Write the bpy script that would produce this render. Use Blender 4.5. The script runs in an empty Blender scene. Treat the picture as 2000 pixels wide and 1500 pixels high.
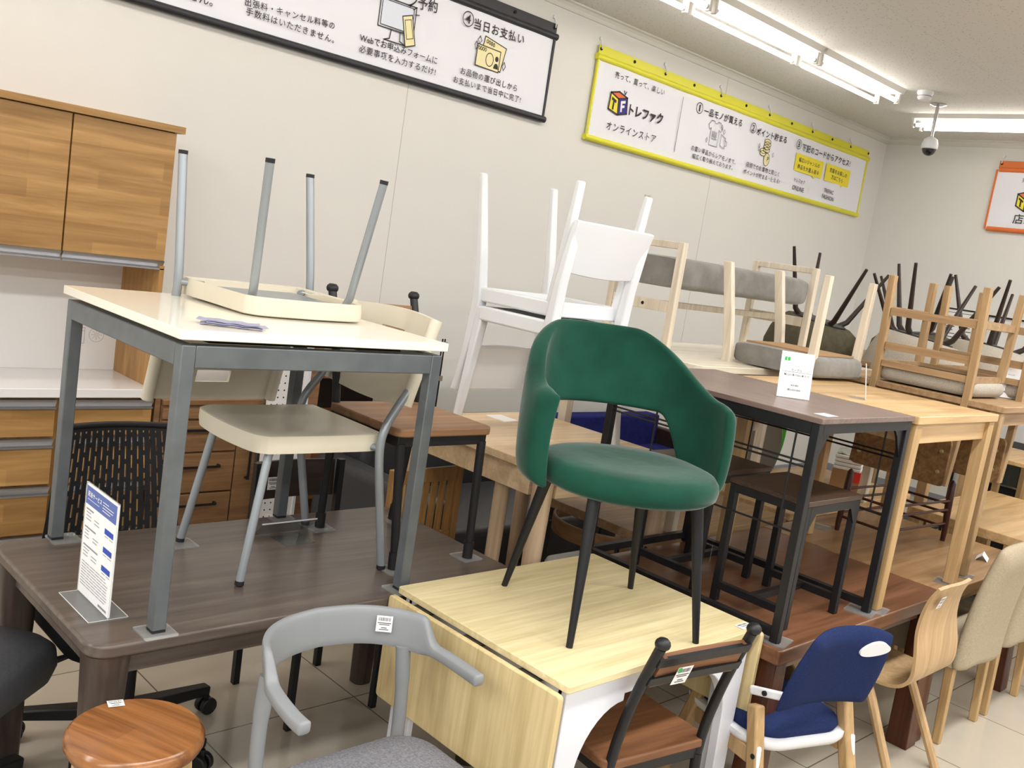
import bpy, bmesh, math, random
from math import sin, cos, pi, radians as rad
from mathutils import Vector as V, Matrix as M, Euler
random.seed(7)
D = bpy.data
SC = bpy.context.scene
COL = SC.collection

# ------------------------------------------------------------------ camera
CAM_H = 1.75
YAW, PIT, ROL, FPX = 0.781526267, 0.1402562, 0.154221848, 1871.6031     # focal length in pixels of the 2000 px wide frame
_f = V((sin(YAW)*cos(PIT), cos(YAW)*cos(PIT), -sin(PIT)))
_r = V((cos(YAW), -sin(YAW), 0.0)); _u = _r.cross(_f)
CR = cos(ROL)*_r + sin(ROL)*_u; CU = -sin(ROL)*_r + cos(ROL)*_u; CF = _f
cd = D.cameras.new('camera'); cam = D.objects.new('camera', cd); COL.objects.link(cam)
cam.matrix_world = M(((CR.x, CU.x, -CF.x, 0), (CR.y, CU.y, -CF.y, 0), (CR.z, CU.z, -CF.z, CAM_H), (0, 0, 0, 1)))
cd.sensor_width = 36.0; cd.sensor_fit = 'HORIZONTAL'; cd.lens = 36.0*FPX/2000.0; cd.clip_start = 0.05
SC.camera = cam

def ray(px, py): return CR*((px-1000)/FPX) - CU*((py-750)/FPX) + CF
def atz(px, py, z):          # a photo point on the horizontal plane z
    d = ray(px, py); t = (z-CAM_H)/d.z; return V((d.x*t, d.y*t, z))
def aty(px, py, y):          # a photo point on the wall plane y
    d = ray(px, py); t = y/d.y; return V((d.x*t, y, CAM_H+d.z*t))
def atx(px, py, x):
    d = ray(px, py); t = x/d.x; return V((x, d.y*t, CAM_H+d.z*t))

# ------------------------------------------------------------------ light, world, exposure
SC.view_settings.view_transform = 'Standard'; SC.view_settings.look = 'None'
SC.view_settings.gamma = 1.0; SC.view_settings.use_curve_mapping = False
SC.view_settings.exposure = 0.27
SC.cycles.use_denoising = True
SC.cycles.max_bounces = 8; SC.cycles.transparent_max_bounces = 12
SC.cycles.sample_clamp_indirect = 6.0
w = D.worlds.new('store_air'); SC.world = w; w.use_nodes = True
w.node_tree.nodes['Background'].inputs[0].default_value = (1.0, 0.995, 0.98, 1)
w.node_tree.nodes['Background'].inputs[1].default_value = 0.42
WALL_Y, WALL_X, CEIL = 4.60, 9.19, 3.355
LAMP_W = 46.0       # watts of each unseen ceiling lamp
TUBE_E = 13.0        # emission of the tubes in view
def ceiling_area(x, y, sx, sy, watts):
    l = D.lights.new('ceiling_lamp_light', 'AREA'); l.shape = 'RECTANGLE'; l.size = sx; l.size_y = sy; l.energy = watts
    l.color = (1.0, 0.995, 0.985)
    o = D.objects.new('ceiling_lamp_light', l); o.location = (x, y, CEIL-0.12); COL.objects.link(o); return o
LAMP_SPOTS = [(x, y) for y in (0.55, -1.9, -4.3) for x in (-4.6, -1.8, 1.0, 3.8, 6.6)] + [(-4.6, 3.0), (-2.2, 3.0)]
for x, y in LAMP_SPOTS: ceiling_area(x, y, 2.44, 0.26, LAMP_W)

# ------------------------------------------------------------------ materials
def c(h, a=1.0):
    h = h.lstrip('#'); v = [int(h[i:i+2], 16)/255 for i in (0, 2, 4)]
    return tuple(x/12.92 if x <= .04045 else ((x+.055)/1.055)**2.4 for x in v) + (a,)
def _mat(name):
    m = D.materials.new(name); m.use_nodes = True; n = m.node_tree.nodes; return m, n, m.node_tree.links, n['Principled BSDF']
def mat(name, col, rough=.5, metal=0, spec=.5, noise=None, bump=None, sheen=0, trans=0, alpha=1, coat=0, emit=None):
    m, n, L, b = _mat(name); I = b.inputs
    I['Base Color'].default_value = c(col) if isinstance(col, str) else col
    I['Roughness'].default_value = rough; I['Metallic'].default_value = metal; I['Specular IOR Level'].default_value = spec
    I['Sheen Weight'].default_value = sheen; I['Sheen Roughness'].default_value = .35
    I['Transmission Weight'].default_value = trans; I['Alpha'].default_value = alpha; I['Coat Weight'].default_value = coat
    if emit: I['Emission Color'].default_value = c(col); I['Emission Strength'].default_value = emit
    tc = n.new('ShaderNodeTexCoord')
    if noise:
        t = n.new('ShaderNodeTexNoise'); t.inputs['Scale'].default_value = noise[0]; t.inputs['Detail'].default_value = 5
        L.new(tc.outputs['Object'], t.inputs['Vector'])
        r = n.new('ShaderNodeValToRGB'); r.color_ramp.elements[0].position = .3; r.color_ramp.elements[1].position = .7
        r.color_ramp.elements[0].color = c(noise[1]); r.color_ramp.elements[1].color = c(col)
        L.new(t.outputs['Fac'], r.inputs[0]); L.new(r.outputs[0], I['Base Color'])
    if bump:
        t = n.new('ShaderNodeTexNoise'); t.inputs['Scale'].default_value = bump[0]; t.inputs['Detail'].default_value = 4
        L.new(tc.outputs['Object'], t.inputs['Vector'])
        bp = n.new('ShaderNodeBump'); bp.inputs['Strength'].default_value = bump[1]; bp.inputs['Distance'].default_value = .01
        L.new(t.outputs['Fac'], bp.inputs['Height']); L.new(bp.outputs[0], I['Normal'])
    return m
def wood(name, light, dark, axis='x', scale=1.0, rough=.42, planks=None, spec=.4):
    """grain stretched along AXIS; planks=(u, v, length, width) lays strips with their own tone"""
    m, n, L, b = _mat(name)
    tc = n.new('ShaderNodeTexCoord'); mp = n.new('ShaderNodeMapping')
    s = {'x': (1.0, 15, 15), 'y': (15, 1.0, 15), 'z': (15, 15, 1.0)}[axis]
    mp.inputs['Scale'].default_value = tuple(v*scale for v in s)
    L.new(tc.outputs['Object'], mp.inputs['Vector'])
    t = n.new('ShaderNodeTexNoise'); t.inputs['Scale'].default_value = 1.6; t.inputs['Detail'].default_value = 7
    t.inputs['Distortion'].default_value = .7; t.inputs['Roughness'].default_value = .6
    L.new(mp.outputs[0], t.inputs['Vector'])
    r = n.new('ShaderNodeValToRGB'); r.color_ramp.elements[0].position = .32; r.color_ramp.elements[1].position = .66
    r.color_ramp.elements[0].color = tuple(v*.92 for v in c(dark)[:3])+(1,); r.color_ramp.elements[1].color = tuple(min(1, v*1.06) for v in c(light)[:3])+(1,)
    L.new(t.outputs['Fac'], r.inputs[0]); out = r.outputs[0]
    m2 = n.new('ShaderNodeMapping'); m2.inputs['Scale'].default_value = tuple(v*scale*(4 if v > 2 else 2.2) for v in s); L.new(tc.outputs['Object'], m2.inputs['Vector'])
    t2 = n.new('ShaderNodeTexNoise'); t2.inputs['Scale'].default_value = 1.5; t2.inputs['Detail'].default_value = 4; L.new(m2.outputs[0], t2.inputs['Vector'])
    r2 = n.new('ShaderNodeValToRGB'); r2.color_ramp.elements[0].position = .36; r2.color_ramp.elements[1].position = .60
    r2.color_ramp.elements[0].color = (.93, .92, .90, 1); r2.color_ramp.elements[1].color = (1.02, 1.02, 1.02, 1); L.new(t2.outputs['Fac'], r2.inputs[0])
    m3 = n.new('ShaderNodeMix'); m3.data_type = 'RGBA'; m3.blend_type = 'MULTIPLY'; m3.inputs[0].default_value = 1
    L.new(out, m3.inputs[6]); L.new(r2.outputs[0], m3.inputs[7]); out = m3.outputs[2]
    if planks:
        u, v, ln, wd = planks
        sp = n.new('ShaderNodeSeparateXYZ'); cb = n.new('ShaderNodeCombineXYZ'); L.new(tc.outputs['Object'], sp.inputs[0])
        L.new(sp.outputs['XYZ'.index(u.upper())], cb.inputs[0]); L.new(sp.outputs['XYZ'.index(v.upper())], cb.inputs[1])
        bk = n.new('ShaderNodeTexBrick'); bk.inputs['Scale'].default_value = 1.0; bk.inputs['Mortar Size'].default_value = 0
        bk.inputs['Brick Width'].default_value = ln; bk.inputs['Row Height'].default_value = wd
        bk.inputs['Color1'].default_value = (.80, .77, .72, 1); bk.inputs['Color2'].default_value = (1.06, 1.05, 1.03, 1)
        L.new(cb.outputs[0], bk.inputs['Vector'])
        mx = n.new('ShaderNodeMix'); mx.data_type = 'RGBA'; mx.blend_type = 'MULTIPLY'; mx.inputs[0].default_value = 1
        L.new(out, mx.inputs[6]); L.new(bk.outputs['Color'], mx.inputs[7]); out = mx.outputs[2]
    L.new(out, b.inputs['Base Color']); b.inputs['Roughness'].default_value = rough; b.inputs['Specular IOR Level'].default_value = spec
    return m

K = {}
K['wall'] = mat('wall_paper', '#e3e2de', .85, spec=.2, bump=(260, .12))
K['seam'] = mat('wall_seam', '#b9b6ae', .8)
K['cornice'] = mat('cornice_white', '#d2d0c8', .6)
K['black_steel'] = mat('black_steel', '#17171a', .42, spec=.4, bump=(140, .05))
K['black_plastic'] = mat('black_plastic', '#141416', .5)
K['black_mesh'] = mat('black_plastic_mesh', '#1c1c1f', .55)
K['black_fabric'] = mat('black_fabric', '#131416', .95, spec=.1, bump=(400, .2))
K['grey_steel'] = mat('grey_painted_steel', '#666b6e', .42, metal=.25, noise=(14, '#5a5f62'))
K['tube_steel'] = mat('grey_chair_tube', '#959b9f', .35, metal=.4)
K['cream_plastic'] = mat('cream_plastic', '#d9d1be', .38, spec=.4, noise=(5, '#d2cab6'))
K['white_gloss'] = mat('white_gloss_top', '#f0ebdc', .08, spec=.6)
K['white_plastic'] = mat('white_plastic', '#e4e6e9', .4)
K['white_metal'] = mat('white_painted_metal', '#dcdee6', .4)
K['white_board'] = mat('white_laminate', '#e8e6e4', .3)
K['white_counter'] = mat('white_gloss_counter', '#eeecec', .1, spec=.6)
K['paper'] = mat('paper_white', '#f1f1f1', .7)
K['ink'] = mat('printed_ink', '#3a3638', .8)
K['ink_grey'] = mat('printed_grey', '#8d8f98', .8)
K['ink_blue'] = mat('printed_blue', '#5a6cab', .7)
K['ink_deepblue'] = mat('printed_deep_blue', '#2f4fb0', .7)
K['ink_yellow'] = mat('printed_yellow', '#f0e13a', .7)
K['ink_paleyellow'] = mat('printed_pale_yellow', '#efe6b4', .8)
K['ink_orange'] = mat('printed_orange', '#e8744a', .8)
K['ink_navy'] = mat('printed_navy', '#3a338c', .8)
K['ink_red'] = mat('printed_red', '#d9392c', .8)
K['ink_green'] = mat('printed_green', '#35b552', .8)
K['banner_cloth'] = mat('banner_cloth', '#eceef6', .75, bump=(3.2, .7))
K['yellow_trim'] = mat('yellow_banner_trim', '#dfdb34', .45)
K['black_trim'] = mat('black_banner_trim', '#26262b', .5)
K['orange_trim'] = mat('orange_banner_trim', '#dc7232', .5)
K['chrome'] = mat('chrome', '#c9c9cc', .22, metal=1)
K['alu'] = mat('aluminium', '#bfbfc2', .33, metal=.9)
K['brass'] = mat('brass_bolt', '#d8c79a', .3, metal=.9)
K['acrylic'] = mat('clear_acrylic', '#dfe3e2', .06, spec=.6, alpha=.22)
K['acrylic_edge'] = mat('acrylic_polished_edge', '#eceeec', .15, alpha=.85)
K['acrylic_dark'] = mat('clear_acrylic_sheet', '#5a5f5c', .05, spec=.7, alpha=.35)
K['green_velvet'] = mat('green_velvet', '#1a4b3c', .8, spec=.12, noise=(6.5, '#123a2e'), sheen=.3, bump=(9, .3))
K['grey_paint'] = mat('grey_painted_wood', '#84878a', .45, bump=(30, .05))
K['grey_felt'] = mat('grey_felt', '#8d8d92', .95, spec=.1, noise=(170, '#6c6c72'), bump=(300, .4))
K['navy_fabric'] = mat('navy_fabric', '#27335c', .9, spec=.1, noise=(220, '#202a4d'), bump=(500, .3))
K['beige_fabric'] = mat('beige_fabric', '#b3a68e', .9, spec=.1, noise=(150, '#a4977f'), bump=(350, .3))
K['oat_fabric'] = mat('oat_fabric', '#b9b1a4', .95, spec=.1, noise=(190, '#a39b8e'), bump=(300, .4))
K['grey_corduroy'] = mat('grey_velour', '#8f8c87', .85, spec=.1, noise=(14, '#7d7a75'), sheen=.3, bump=(25, .3))
K['olive_fabric'] = mat('olive_fabric', '#5b5645', .9, spec=.1, noise=(30, '#4d493a'))
K['sofa_leather'] = mat('charcoal_leather', '#3a3b3f', .5, bump=(60, .12))
K['blue_fabric'] = mat('blue_fabric', '#2b3076', .9, spec=.1, noise=(40, '#222760'))
K['taupe_plastic'] = mat('taupe_plastic', '#827c74', .5)
K['lime_fabric'] = mat('lime_green_fabric', '#4dbb33', .75)
K['vinyl'] = mat('clear_vinyl_wrap', '#d9dcd2', .3, spec=.6, noise=(14, '#c2c8ba'), bump=(14, .8))
K['carton'] = mat('cardboard', '#a98760', .85, noise=(12, '#9d7b55'))
K['lens_black'] = mat('dome_smoked', '#120d0c', .08, spec=.7)
K['lamp_white'] = mat('lamp_housing', '#d8d6d0', .45)
K['tube_light'] = mat('lamp_tube_glow', '#fff8f0', .5, emit=TUBE_E)
K['hole'] = mat('dark_recess', '#0e0d0d', .9)
K['dark_wood'] = wood('dark_brown_wood', '#62574f', '#504640', 'x', 1.2, .30, spec=.45)
K['dark_wood_z'] = wood('dark_brown_wood_upright', '#4a3e37', '#3c322c', 'z', 1.2, .36)
K['espresso'] = wood('espresso_wood', '#33261f', '#261b16', 'x', 1.5, .45)
K['maple'] = wood('pale_maple_top', '#dfd0a6', '#d3c291', 'x', 1.0, .42, spec=.3)
K['maple_y'] = wood('pale_maple_leaf', '#d6c294', '#cbb583', 'z', 1.0, .5, spec=.3)
K['walnut'] = wood('walnut_top', '#7a533b', '#62402c', 'x', 1.0, .30, planks=('x', 'y', 3.0, .17))
K['walnut_z'] = wood('walnut_leg', '#5c3420', '#472616', 'z', 1.2, .38)
K['walnut_b'] = wood('light_walnut_top', '#a2805a', '#8c6b49', 'x', 1.0, .32, planks=('x', 'y', 2.2, .12))
K['oak'] = wood('oak_top', '#d0b083', '#c19e6f', 'x', .9, .38, planks=('x', 'y', 1.6, .10))
K['oak_z'] = wood('oak_leg', '#bf9f72', '#ad8c5f', 'z', 1.0, .5)
K['oak_mid'] = wood('natural_oak', '#a88a66', '#947552', 'x', 1.3, .5)
K['oak_mid_z'] = wood('natural_oak_upright', '#ae9069', '#9b7d58', 'z', 1.3, .5)
K['oak_grain'] = wood('grainy_oak_panel', '#927048', '#6d5031', 'y', 1.7, .55)
K['birch'] = wood('pale_birch', '#dcc3a2', '#cdb28d', 'x', .9, .4, planks=('x', 'y', 1.3, .14))
K['birch_z'] = wood('pale_birch_leg', '#c9ae90', '#bd9f80', 'z', 1.0, .5)
K['white_wood'] = wood('whitewashed_wood', '#ddd2c0', '#d2c5b0', 'z', 1.0, .5)
K['white_wood_top'] = wood('whitewashed_top', '#e6ddca', '#dfd4be', 'x', .8, .22)
K['cab_oak'] = wood('cabinet_oak', '#bd9560', '#a57d49', 'x', .8, .45, planks=('x', 'z', .55, .075))
K['cab_oak_z'] = wood('cabinet_oak_side', '#b58a51', '#9c723e', 'z', 1.0, .45)
K['dresser'] = wood('brown_dresser', '#93704d', '#7c5a3d', 'x', 1.0, .5)
K['rust_wood'] = wood('red_brown_wood', '#80583a', '#6b452b', 'x', 1.0, .5)
K['seat_wood'] = wood('brown_seat_wood', '#9c7654', '#846045', 'x', 1.2, .5)
K['seat_wood2'] = wood('brown_chair_wood', '#83593b', '#6d472d', 'x', 1.2, .5)
K['slat_wood'] = wood('honey_slat_wood', '#b08750', '#9a7240', 'z', 1.2, .5)
K['stool_wood'] = wood('acacia_seat', '#a06c40', '#6f4425', 'y', .9, .22, planks=('y', 'x', 2.0, .062), spec=.5)
K['desk_brown'] = wood('brown_laminate', '#7d6a63', '#6e5c55', 'y', 1.6, .35)
K['desk_brown2'] = wood('dark_brown_laminate', '#4a382d', '#3b2c23', 'x', 1.6, .4)
K['ply'] = wood('beech_plywood', '#c0a077', '#b19167', 'z', .8, .45)
K['ply_dark'] = wood('plywood_seat', '#6e4a2a', '#5b3b20', 'x', .8, .5)
K['arm_wood'] = wood('teak_back_rail', '#86623d', '#6e5030', 'x', 1.2, .45)
K['shelf_wood'] = wood('shelf_board', '#8a5b3e', '#74482f', 'x', 1.0, .5)
K['mahogany'] = wood('dark_mahogany', '#4a2218', '#38180f', 'z', 1.2, .4)

# ------------------------------------------------------------------ mesh builder
class MB:
    def __init__(s): s.v = []; s.f = []
    def add(s, vs, fs, m=None):
        o = len(s.v); s.v += [tuple((m @ V(p)) if m else p) for p in vs]; s.f += [tuple(i+o for i in f) for f in fs]; return s
    def box(s, x0, x1, y0, y1, z0, z1, m=None):
        vs = [(x, y, z) for z in (z0, z1) for y in (y0, y1) for x in (x0, x1)]
        return s.add(vs, [(0, 2, 3, 1), (4, 5, 7, 6), (0, 1, 5, 4), (2, 6, 7, 3), (0, 4, 6, 2), (1, 3, 7, 5)], m)
    def bar(s, p, q, w, h=None, up=(0, 0, 1), w2=None, h2=None):
        """square bar from P to Q, W wide (across UP) and H along UP; may taper to W2 x H2"""
        p, q = V(p), V(q); h = w if h is None else h; w2 = w if w2 is None else w2; h2 = h if h2 is None else h2
        d = (q-p).normalized(); up = V(up)
        if abs(d.dot(up)) > .99: up = V((0, 1, 0))
        a = d.cross(up).normalized(); b = a.cross(d).normalized(); vs = []
        for e, ww, hh in ((p, w, h), (q, w2, h2)):
            vs += [e+a*(i*ww/2)+b*(j*hh/2) for i, j in ((-1, -1), (1, -1), (1, 1), (-1, 1))]
        return s.add([tuple(x) for x in vs], [(3, 2, 1, 0), (4, 5, 6, 7)]+[(i, (i+1) % 4, 4+(i+1) % 4, 4+i) for i in range(4)])
    def rings(s, rs, cap=True, closed=False):
        n = len(rs[0]); o = len(s.v); fs = []
        for k in range(len(rs) if closed else len(rs)-1):
            k2 = (k+1) % len(rs)
            fs += [(k*n+i, k*n+(i+1) % n, k2*n+(i+1) % n, k2*n+i) for i in range(n)]
        if cap and not closed: fs += [tuple(range(n-1, -1, -1)), tuple((len(rs)-1)*n+i for i in range(n))]
        return s.add([tuple(p) for r in rs for p in r], fs)
    def tube(s, pts, r, n=12, cap=True, sx=1.0, up=(0, 0, 1)):
        pts = [V(p) for p in pts]; rs = []; a = None
        for i, p in enumerate(pts):
            d = ((pts[min(i+1, len(pts)-1)]-p).normalized()+(p-pts[max(i-1, 0)]).normalized()).normalized()
            if a is None:
                u = V(up); u = V((0, 1, 0)) if abs(d.dot(u)) > .95 else u; a = d.cross(u).normalized()
            else: a = (a-d*a.dot(d)).normalized()
            b = d.cross(a); rr = r[i] if isinstance(r, (list, tuple)) else r
            rs.append([p+a*(rr*sx*cos(2*pi*k/n))+b*(rr*sin(2*pi*k/n)) for k in range(n)])
        return s.rings(rs, cap)
    def lathe(s, prof, n=32, o=(0, 0, 0)):
        return s.rings([[(o[0]+r*cos(2*pi*k/n), o[1]+r*sin(2*pi*k/n), o[2]+z) for k in range(n)] for r, z in prof])
    def prism(s, poly, d0, d1, ax='z', m=None):
        """polygon extruded from d0 to d1 along ax; poly in (x,y) for z, (x,z) for y, (y,z) for x"""
        f = {'z': lambda u, v, d: (u, v, d), 'y': lambda u, v, d: (u, d, v), 'x': lambda u, v, d: (d, u, v)}[ax]
        n = len(poly); vs = [f(u, v, d0) for u, v in poly]+[f(u, v, d1) for u, v in poly]
        return s.add(vs, [tuple(range(n-1, -1, -1)), tuple(range(n, 2*n))]+[(i, (i+1) % n, n+(i+1) % n, n+i) for i in range(n)], m)
    def slab(s, fn, nu, nv, th, nrm=None):
        """thick sheet: fn(u,v)->point, offset along the numeric normal by th"""
        P = [[V(fn(i/nu, j/nv)) for j in range(nv+1)] for i in range(nu+1)]; Q = []
        for i in range(nu+1):
            row = []
            for j in range(nv+1):
                a = P[min(i+1, nu)][j]-P[max(i-1, 0)][j]; b = P[i][min(j+1, nv)]-P[i][max(j-1, 0)]
                t = th(i/nu, j/nv) if callable(th) else th
                row.append(P[i][j]+a.cross(b).normalized()*t)
            Q.append(row)
        vs = [tuple(p) for r in P for p in r]+[tuple(p) for r in Q for p in r]; N = (nu+1)*(nv+1); w = nv+1; fs = []
        for i in range(nu):
            for j in range(nv):
                a = i*w+j; fs += [(a, a+1, a+w+1, a+w), (N+a, N+a+w, N+a+w+1, N+a+1)]
        for j in range(nv): fs += [(j, N+j, N+j+1, j+1), (nu*w+j, nu*w+j+1, N+nu*w+j+1, N+nu*w+j)]
        for i in range(nu): fs += [(i*w, (i+1)*w, N+(i+1)*w, N+i*w), (i*w+nv, N+i*w+nv, N+(i+1)*w+nv, (i+1)*w+nv)]
        return s.add(vs, fs)
    def build(s, name, m, parent=None, bev=0, sm=40, sub=0, seg=2):
        me = D.meshes.new(name); me.from_pydata(s.v, [], s.f); me.update()
        b = bmesh.new(); b.from_mesh(me); bmesh.ops.recalc_face_normals(b, faces=b.faces); b.to_mesh(me); b.free()
        me.materials.append(m if not isinstance(m, str) else K[m])
        if sm:
            me.shade_smooth()
            if not sub: me.set_sharp_from_angle(angle=rad(sm))
        o = D.objects.new(name, me); COL.objects.link(o)
        if parent: o.parent = parent
        if bev:
            md = o.modifiers.new('edge', 'BEVEL'); md.width = bev; md.segments = seg; md.limit_method = 'ANGLE'; md.angle_limit = rad(35)
        if sub:
            md = o.modifiers.new('smooth', 'SUBSURF'); md.levels = sub; md.render_levels = sub
        return o
def rrect(x0, x1, y0, y1, r, n=6):
    p = []
    for cx, cy, a in ((x1-r, y0+r, -90), (x1-r, y1-r, 0), (x0+r, y1-r, 90), (x0+r, y0+r, 180)):
        p += [(cx+r*cos(rad(a+90*k/n)), cy+r*sin(rad(a+90*k/n))) for k in range(n+1)]
    return p
def spline(pts, n=6):
    """Catmull-Rom through the points"""
    P = [V(p) for p in pts]; out = []
    for i in range(len(P)-1):
        a, b, d, e = P[max(i-1, 0)], P[i], P[i+1], P[min(i+2, len(P)-1)]
        for k in range(n):
            t = k/n; out.append(.5*((2*b)+(d-a)*t+(2*a-5*b+4*d-e)*t*t+(3*b-a-3*d+e)*t**3))
    return out+[P[-1]]

def tag(o, label, cat, group=None, kind=None):
    if label: o['label'] = label
    if cat: o['category'] = cat
    if group: o['group'] = group
    if kind: o['kind'] = kind
    return o
def thing(name, label, cat, loc=(0, 0, 0), rz=0, group=None, rot=None):
    o = D.objects.new(name, None); o.empty_display_size = .1; COL.objects.link(o); o.location = loc
    o.rotation_euler = rot if rot else (0, 0, rad(rz)); return tag(o, label, cat, group)
def kids(o): return [x for x in D.objects if x.parent == o]
def dup(o, loc=None, rot=None, label=None, group=None, parent=None):
    q = o.copy(); COL.objects.link(q); q.parent = parent
    if loc is not None: q.location = loc
    if rot is not None: q.rotation_euler = rot
    if label: q['label'] = label
    if group: q['group'] = group
    for ch in kids(o): dup(ch, parent=q)
    return q
def struct(o): o['kind'] = 'structure'; return o

_tcache = {}
def glyphs(s, bold=0.0):
    """outline of the text as flat mesh data, height about 1"""
    k = (s, bold)
    if k not in _tcache:
        cu = D.curves.new('lettering', 'FONT'); cu.body = s; cu.size = 1.0; cu.offset = bold; cu.resolution_u = 2; cu.space_character = 1.18 if ord(s[0]) > 255 and len(s) > 5 else 1.0
        ob = D.objects.new('lettering', cu); COL.objects.link(ob)
        bpy.context.view_layer.update()
        me = D.meshes.new_from_object(ob.evaluated_get(bpy.context.evaluated_depsgraph_get()))
        vs = [tuple(v.co) for v in me.vertices]; fs = [tuple(p.vertices) for p in me.polygons]
        D.objects.remove(ob); D.curves.remove(cu); D.meshes.remove(me)
        xs = [v[0] for v in vs] or [0, 1]; ys = [v[1] for v in vs] or [0, 1]
        _tcache[k] = (vs, fs, min(xs), max(xs), min(ys), max(ys))
    return _tcache[k]
def write(mb, s, a, b, nrm, bold=.012, lift=.0015, h=None, up=None):
    """letters between points A and B (the middle of the first and last letter edge), facing NRM"""
    vs, fs, x0, x1, y0, y1 = glyphs(s, bold); a, b, nrm = V(a), V(b), V(nrm).normalized()
    d = b-a; L = d.length; ex = d/L; ey = V(up) if up else nrm.cross(ex).normalized(); k = L/(x1-x0); ky = h/(y1-y0) if h else k; ym = (y0+y1)/2
    return mb.add([tuple(a+ex*((v[0]-x0)*k)+ey*((v[1]-ym)*ky)+nrm*lift) for v in vs], fs)
def poly3(mb, pts, nrm, lift=.001):
    n = V(nrm).normalized()*lift; return mb.add([tuple(V(p)+n) for p in pts], [tuple(range(len(pts)))])
def line3(mb, pts, wd, nrm, lift=.0012, closed=False):
    pts = [V(p) for p in pts]; n = V(nrm).normalized()
    if closed: pts = pts+[pts[0]]
    for p, q in zip(pts, pts[1:]):
        d = (q-p).normalized(); a = n.cross(d)*(wd/2); e = d*(wd/2)
        mb.add([tuple(p-a-e+n*lift), tuple(q-a+e+n*lift), tuple(q+a+e+n*lift), tuple(p+a-e+n*lift)], [(0, 1, 2, 3)])
    return mb
def price_tag(parent, ctr, ex, nrm, w=.05, h=.05, green=False):
    """printed shop sticker: white label with a bar code row and small lines"""
    ctr, ex, nrm = V(ctr), V(ex).normalized(), V(nrm).normalized(); ey = nrm.cross(ex)
    P = lambda u, v: ctr+ex*(u*w/2)+ey*(v*h/2)
    mb = MB(); poly3(mb, [P(-1, -1), P(1, -1), P(1, 1), P(-1, 1)], nrm, .0015); o = mb.build('price_sticker', 'paper', parent, sm=0)
    o['label'] = 'white printed shop sticker'
    k = MB(); x = -.8
    while x < .8:
        b = .03+.05*random.random(); poly3(k, [P(x, .35), P(x+b, .35), P(x+b, .8), P(x, .8)], nrm, .002); x += b+.04+.05*random.random()
    for v, e in ((.1, .8), (-.1, .6), (-.5, .3), (-.72, .55)): line3(k, [P(-e, v), P(e, v)], h*.05, nrm, .002)
    k.build('sticker_print', 'ink', o, sm=0)
    if green:
        g = MB(); poly3(g, [P(-.95, .5), P(-.5, .5), P(-.5, .95), P(-.95, .95)], nrm, .0022); g.build('sticker_mark', 'ink_green', o, sm=0)
    return o

# ------------------------------------------------------------------ room
X0, Y0 = -6.0, -6.0
def tile_floor():
    m, n, L, b = _mat('floor_tiles')
    tc = n.new('ShaderNodeTexCoord'); mp = n.new('ShaderNodeMapping'); T = .611
    mp.inputs['Location'].default_value = (-(2.107 % T), -(2.703 % T), 0)
    L.new(tc.outputs['Object'], mp.inputs['Vector'])
    bk = n.new('ShaderNodeTexBrick'); bk.offset = 0; bk.inputs['Scale'].default_value = 1; bk.inputs['Brick Width'].default_value = T
    bk.inputs['Row Height'].default_value = T; bk.inputs['Mortar Size'].default_value = .0028; bk.inputs['Mortar Smooth'].default_value = .1
    bk.inputs['Color1'].default_value = c('#bdb4a4'); bk.inputs['Color2'].default_value = c('#b6ad9e'); bk.inputs['Mortar'].default_value = c('#6b6357')
    L.new(mp.outputs[0], bk.inputs['Vector'])
    nz = n.new('ShaderNodeTexNoise'); nz.inputs['Scale'].default_value = 5; nz.inputs['Detail'].default_value = 6
    L.new(tc.outputs['Object'], nz.inputs['Vector'])
    r = n.new('ShaderNodeValToRGB'); r.color_ramp.elements[0].color = (.90, .90, .90, 1); r.color_ramp.elements[1].color = (1.04, 1.03, 1.02, 1)
    L.new(nz.outputs['Fac'], r.inputs[0])
    mx = n.new('ShaderNodeMix'); mx.data_type = 'RGBA'; mx.blend_type = 'MULTIPLY'; mx.inputs[0].default_value = 1
    L.new(bk.outputs['Color'], mx.inputs[6]); L.new(r.outputs[0], mx.inputs[7]); L.new(mx.outputs[2], b.inputs['Base Color'])
    b.inputs['Roughness'].default_value = .16; b.inputs['Specular IOR Level'].default_value = .5
    bp = n.new('ShaderNodeBump'); bp.inputs['Strength'].default_value = .3; bp.inputs['Distance'].default_value = .002; bp.invert = True
    L.new(bk.outputs['Fac'], bp.inputs['Height']); L.new(bp.outputs[0], b.inputs['Normal'])
    return m
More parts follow.
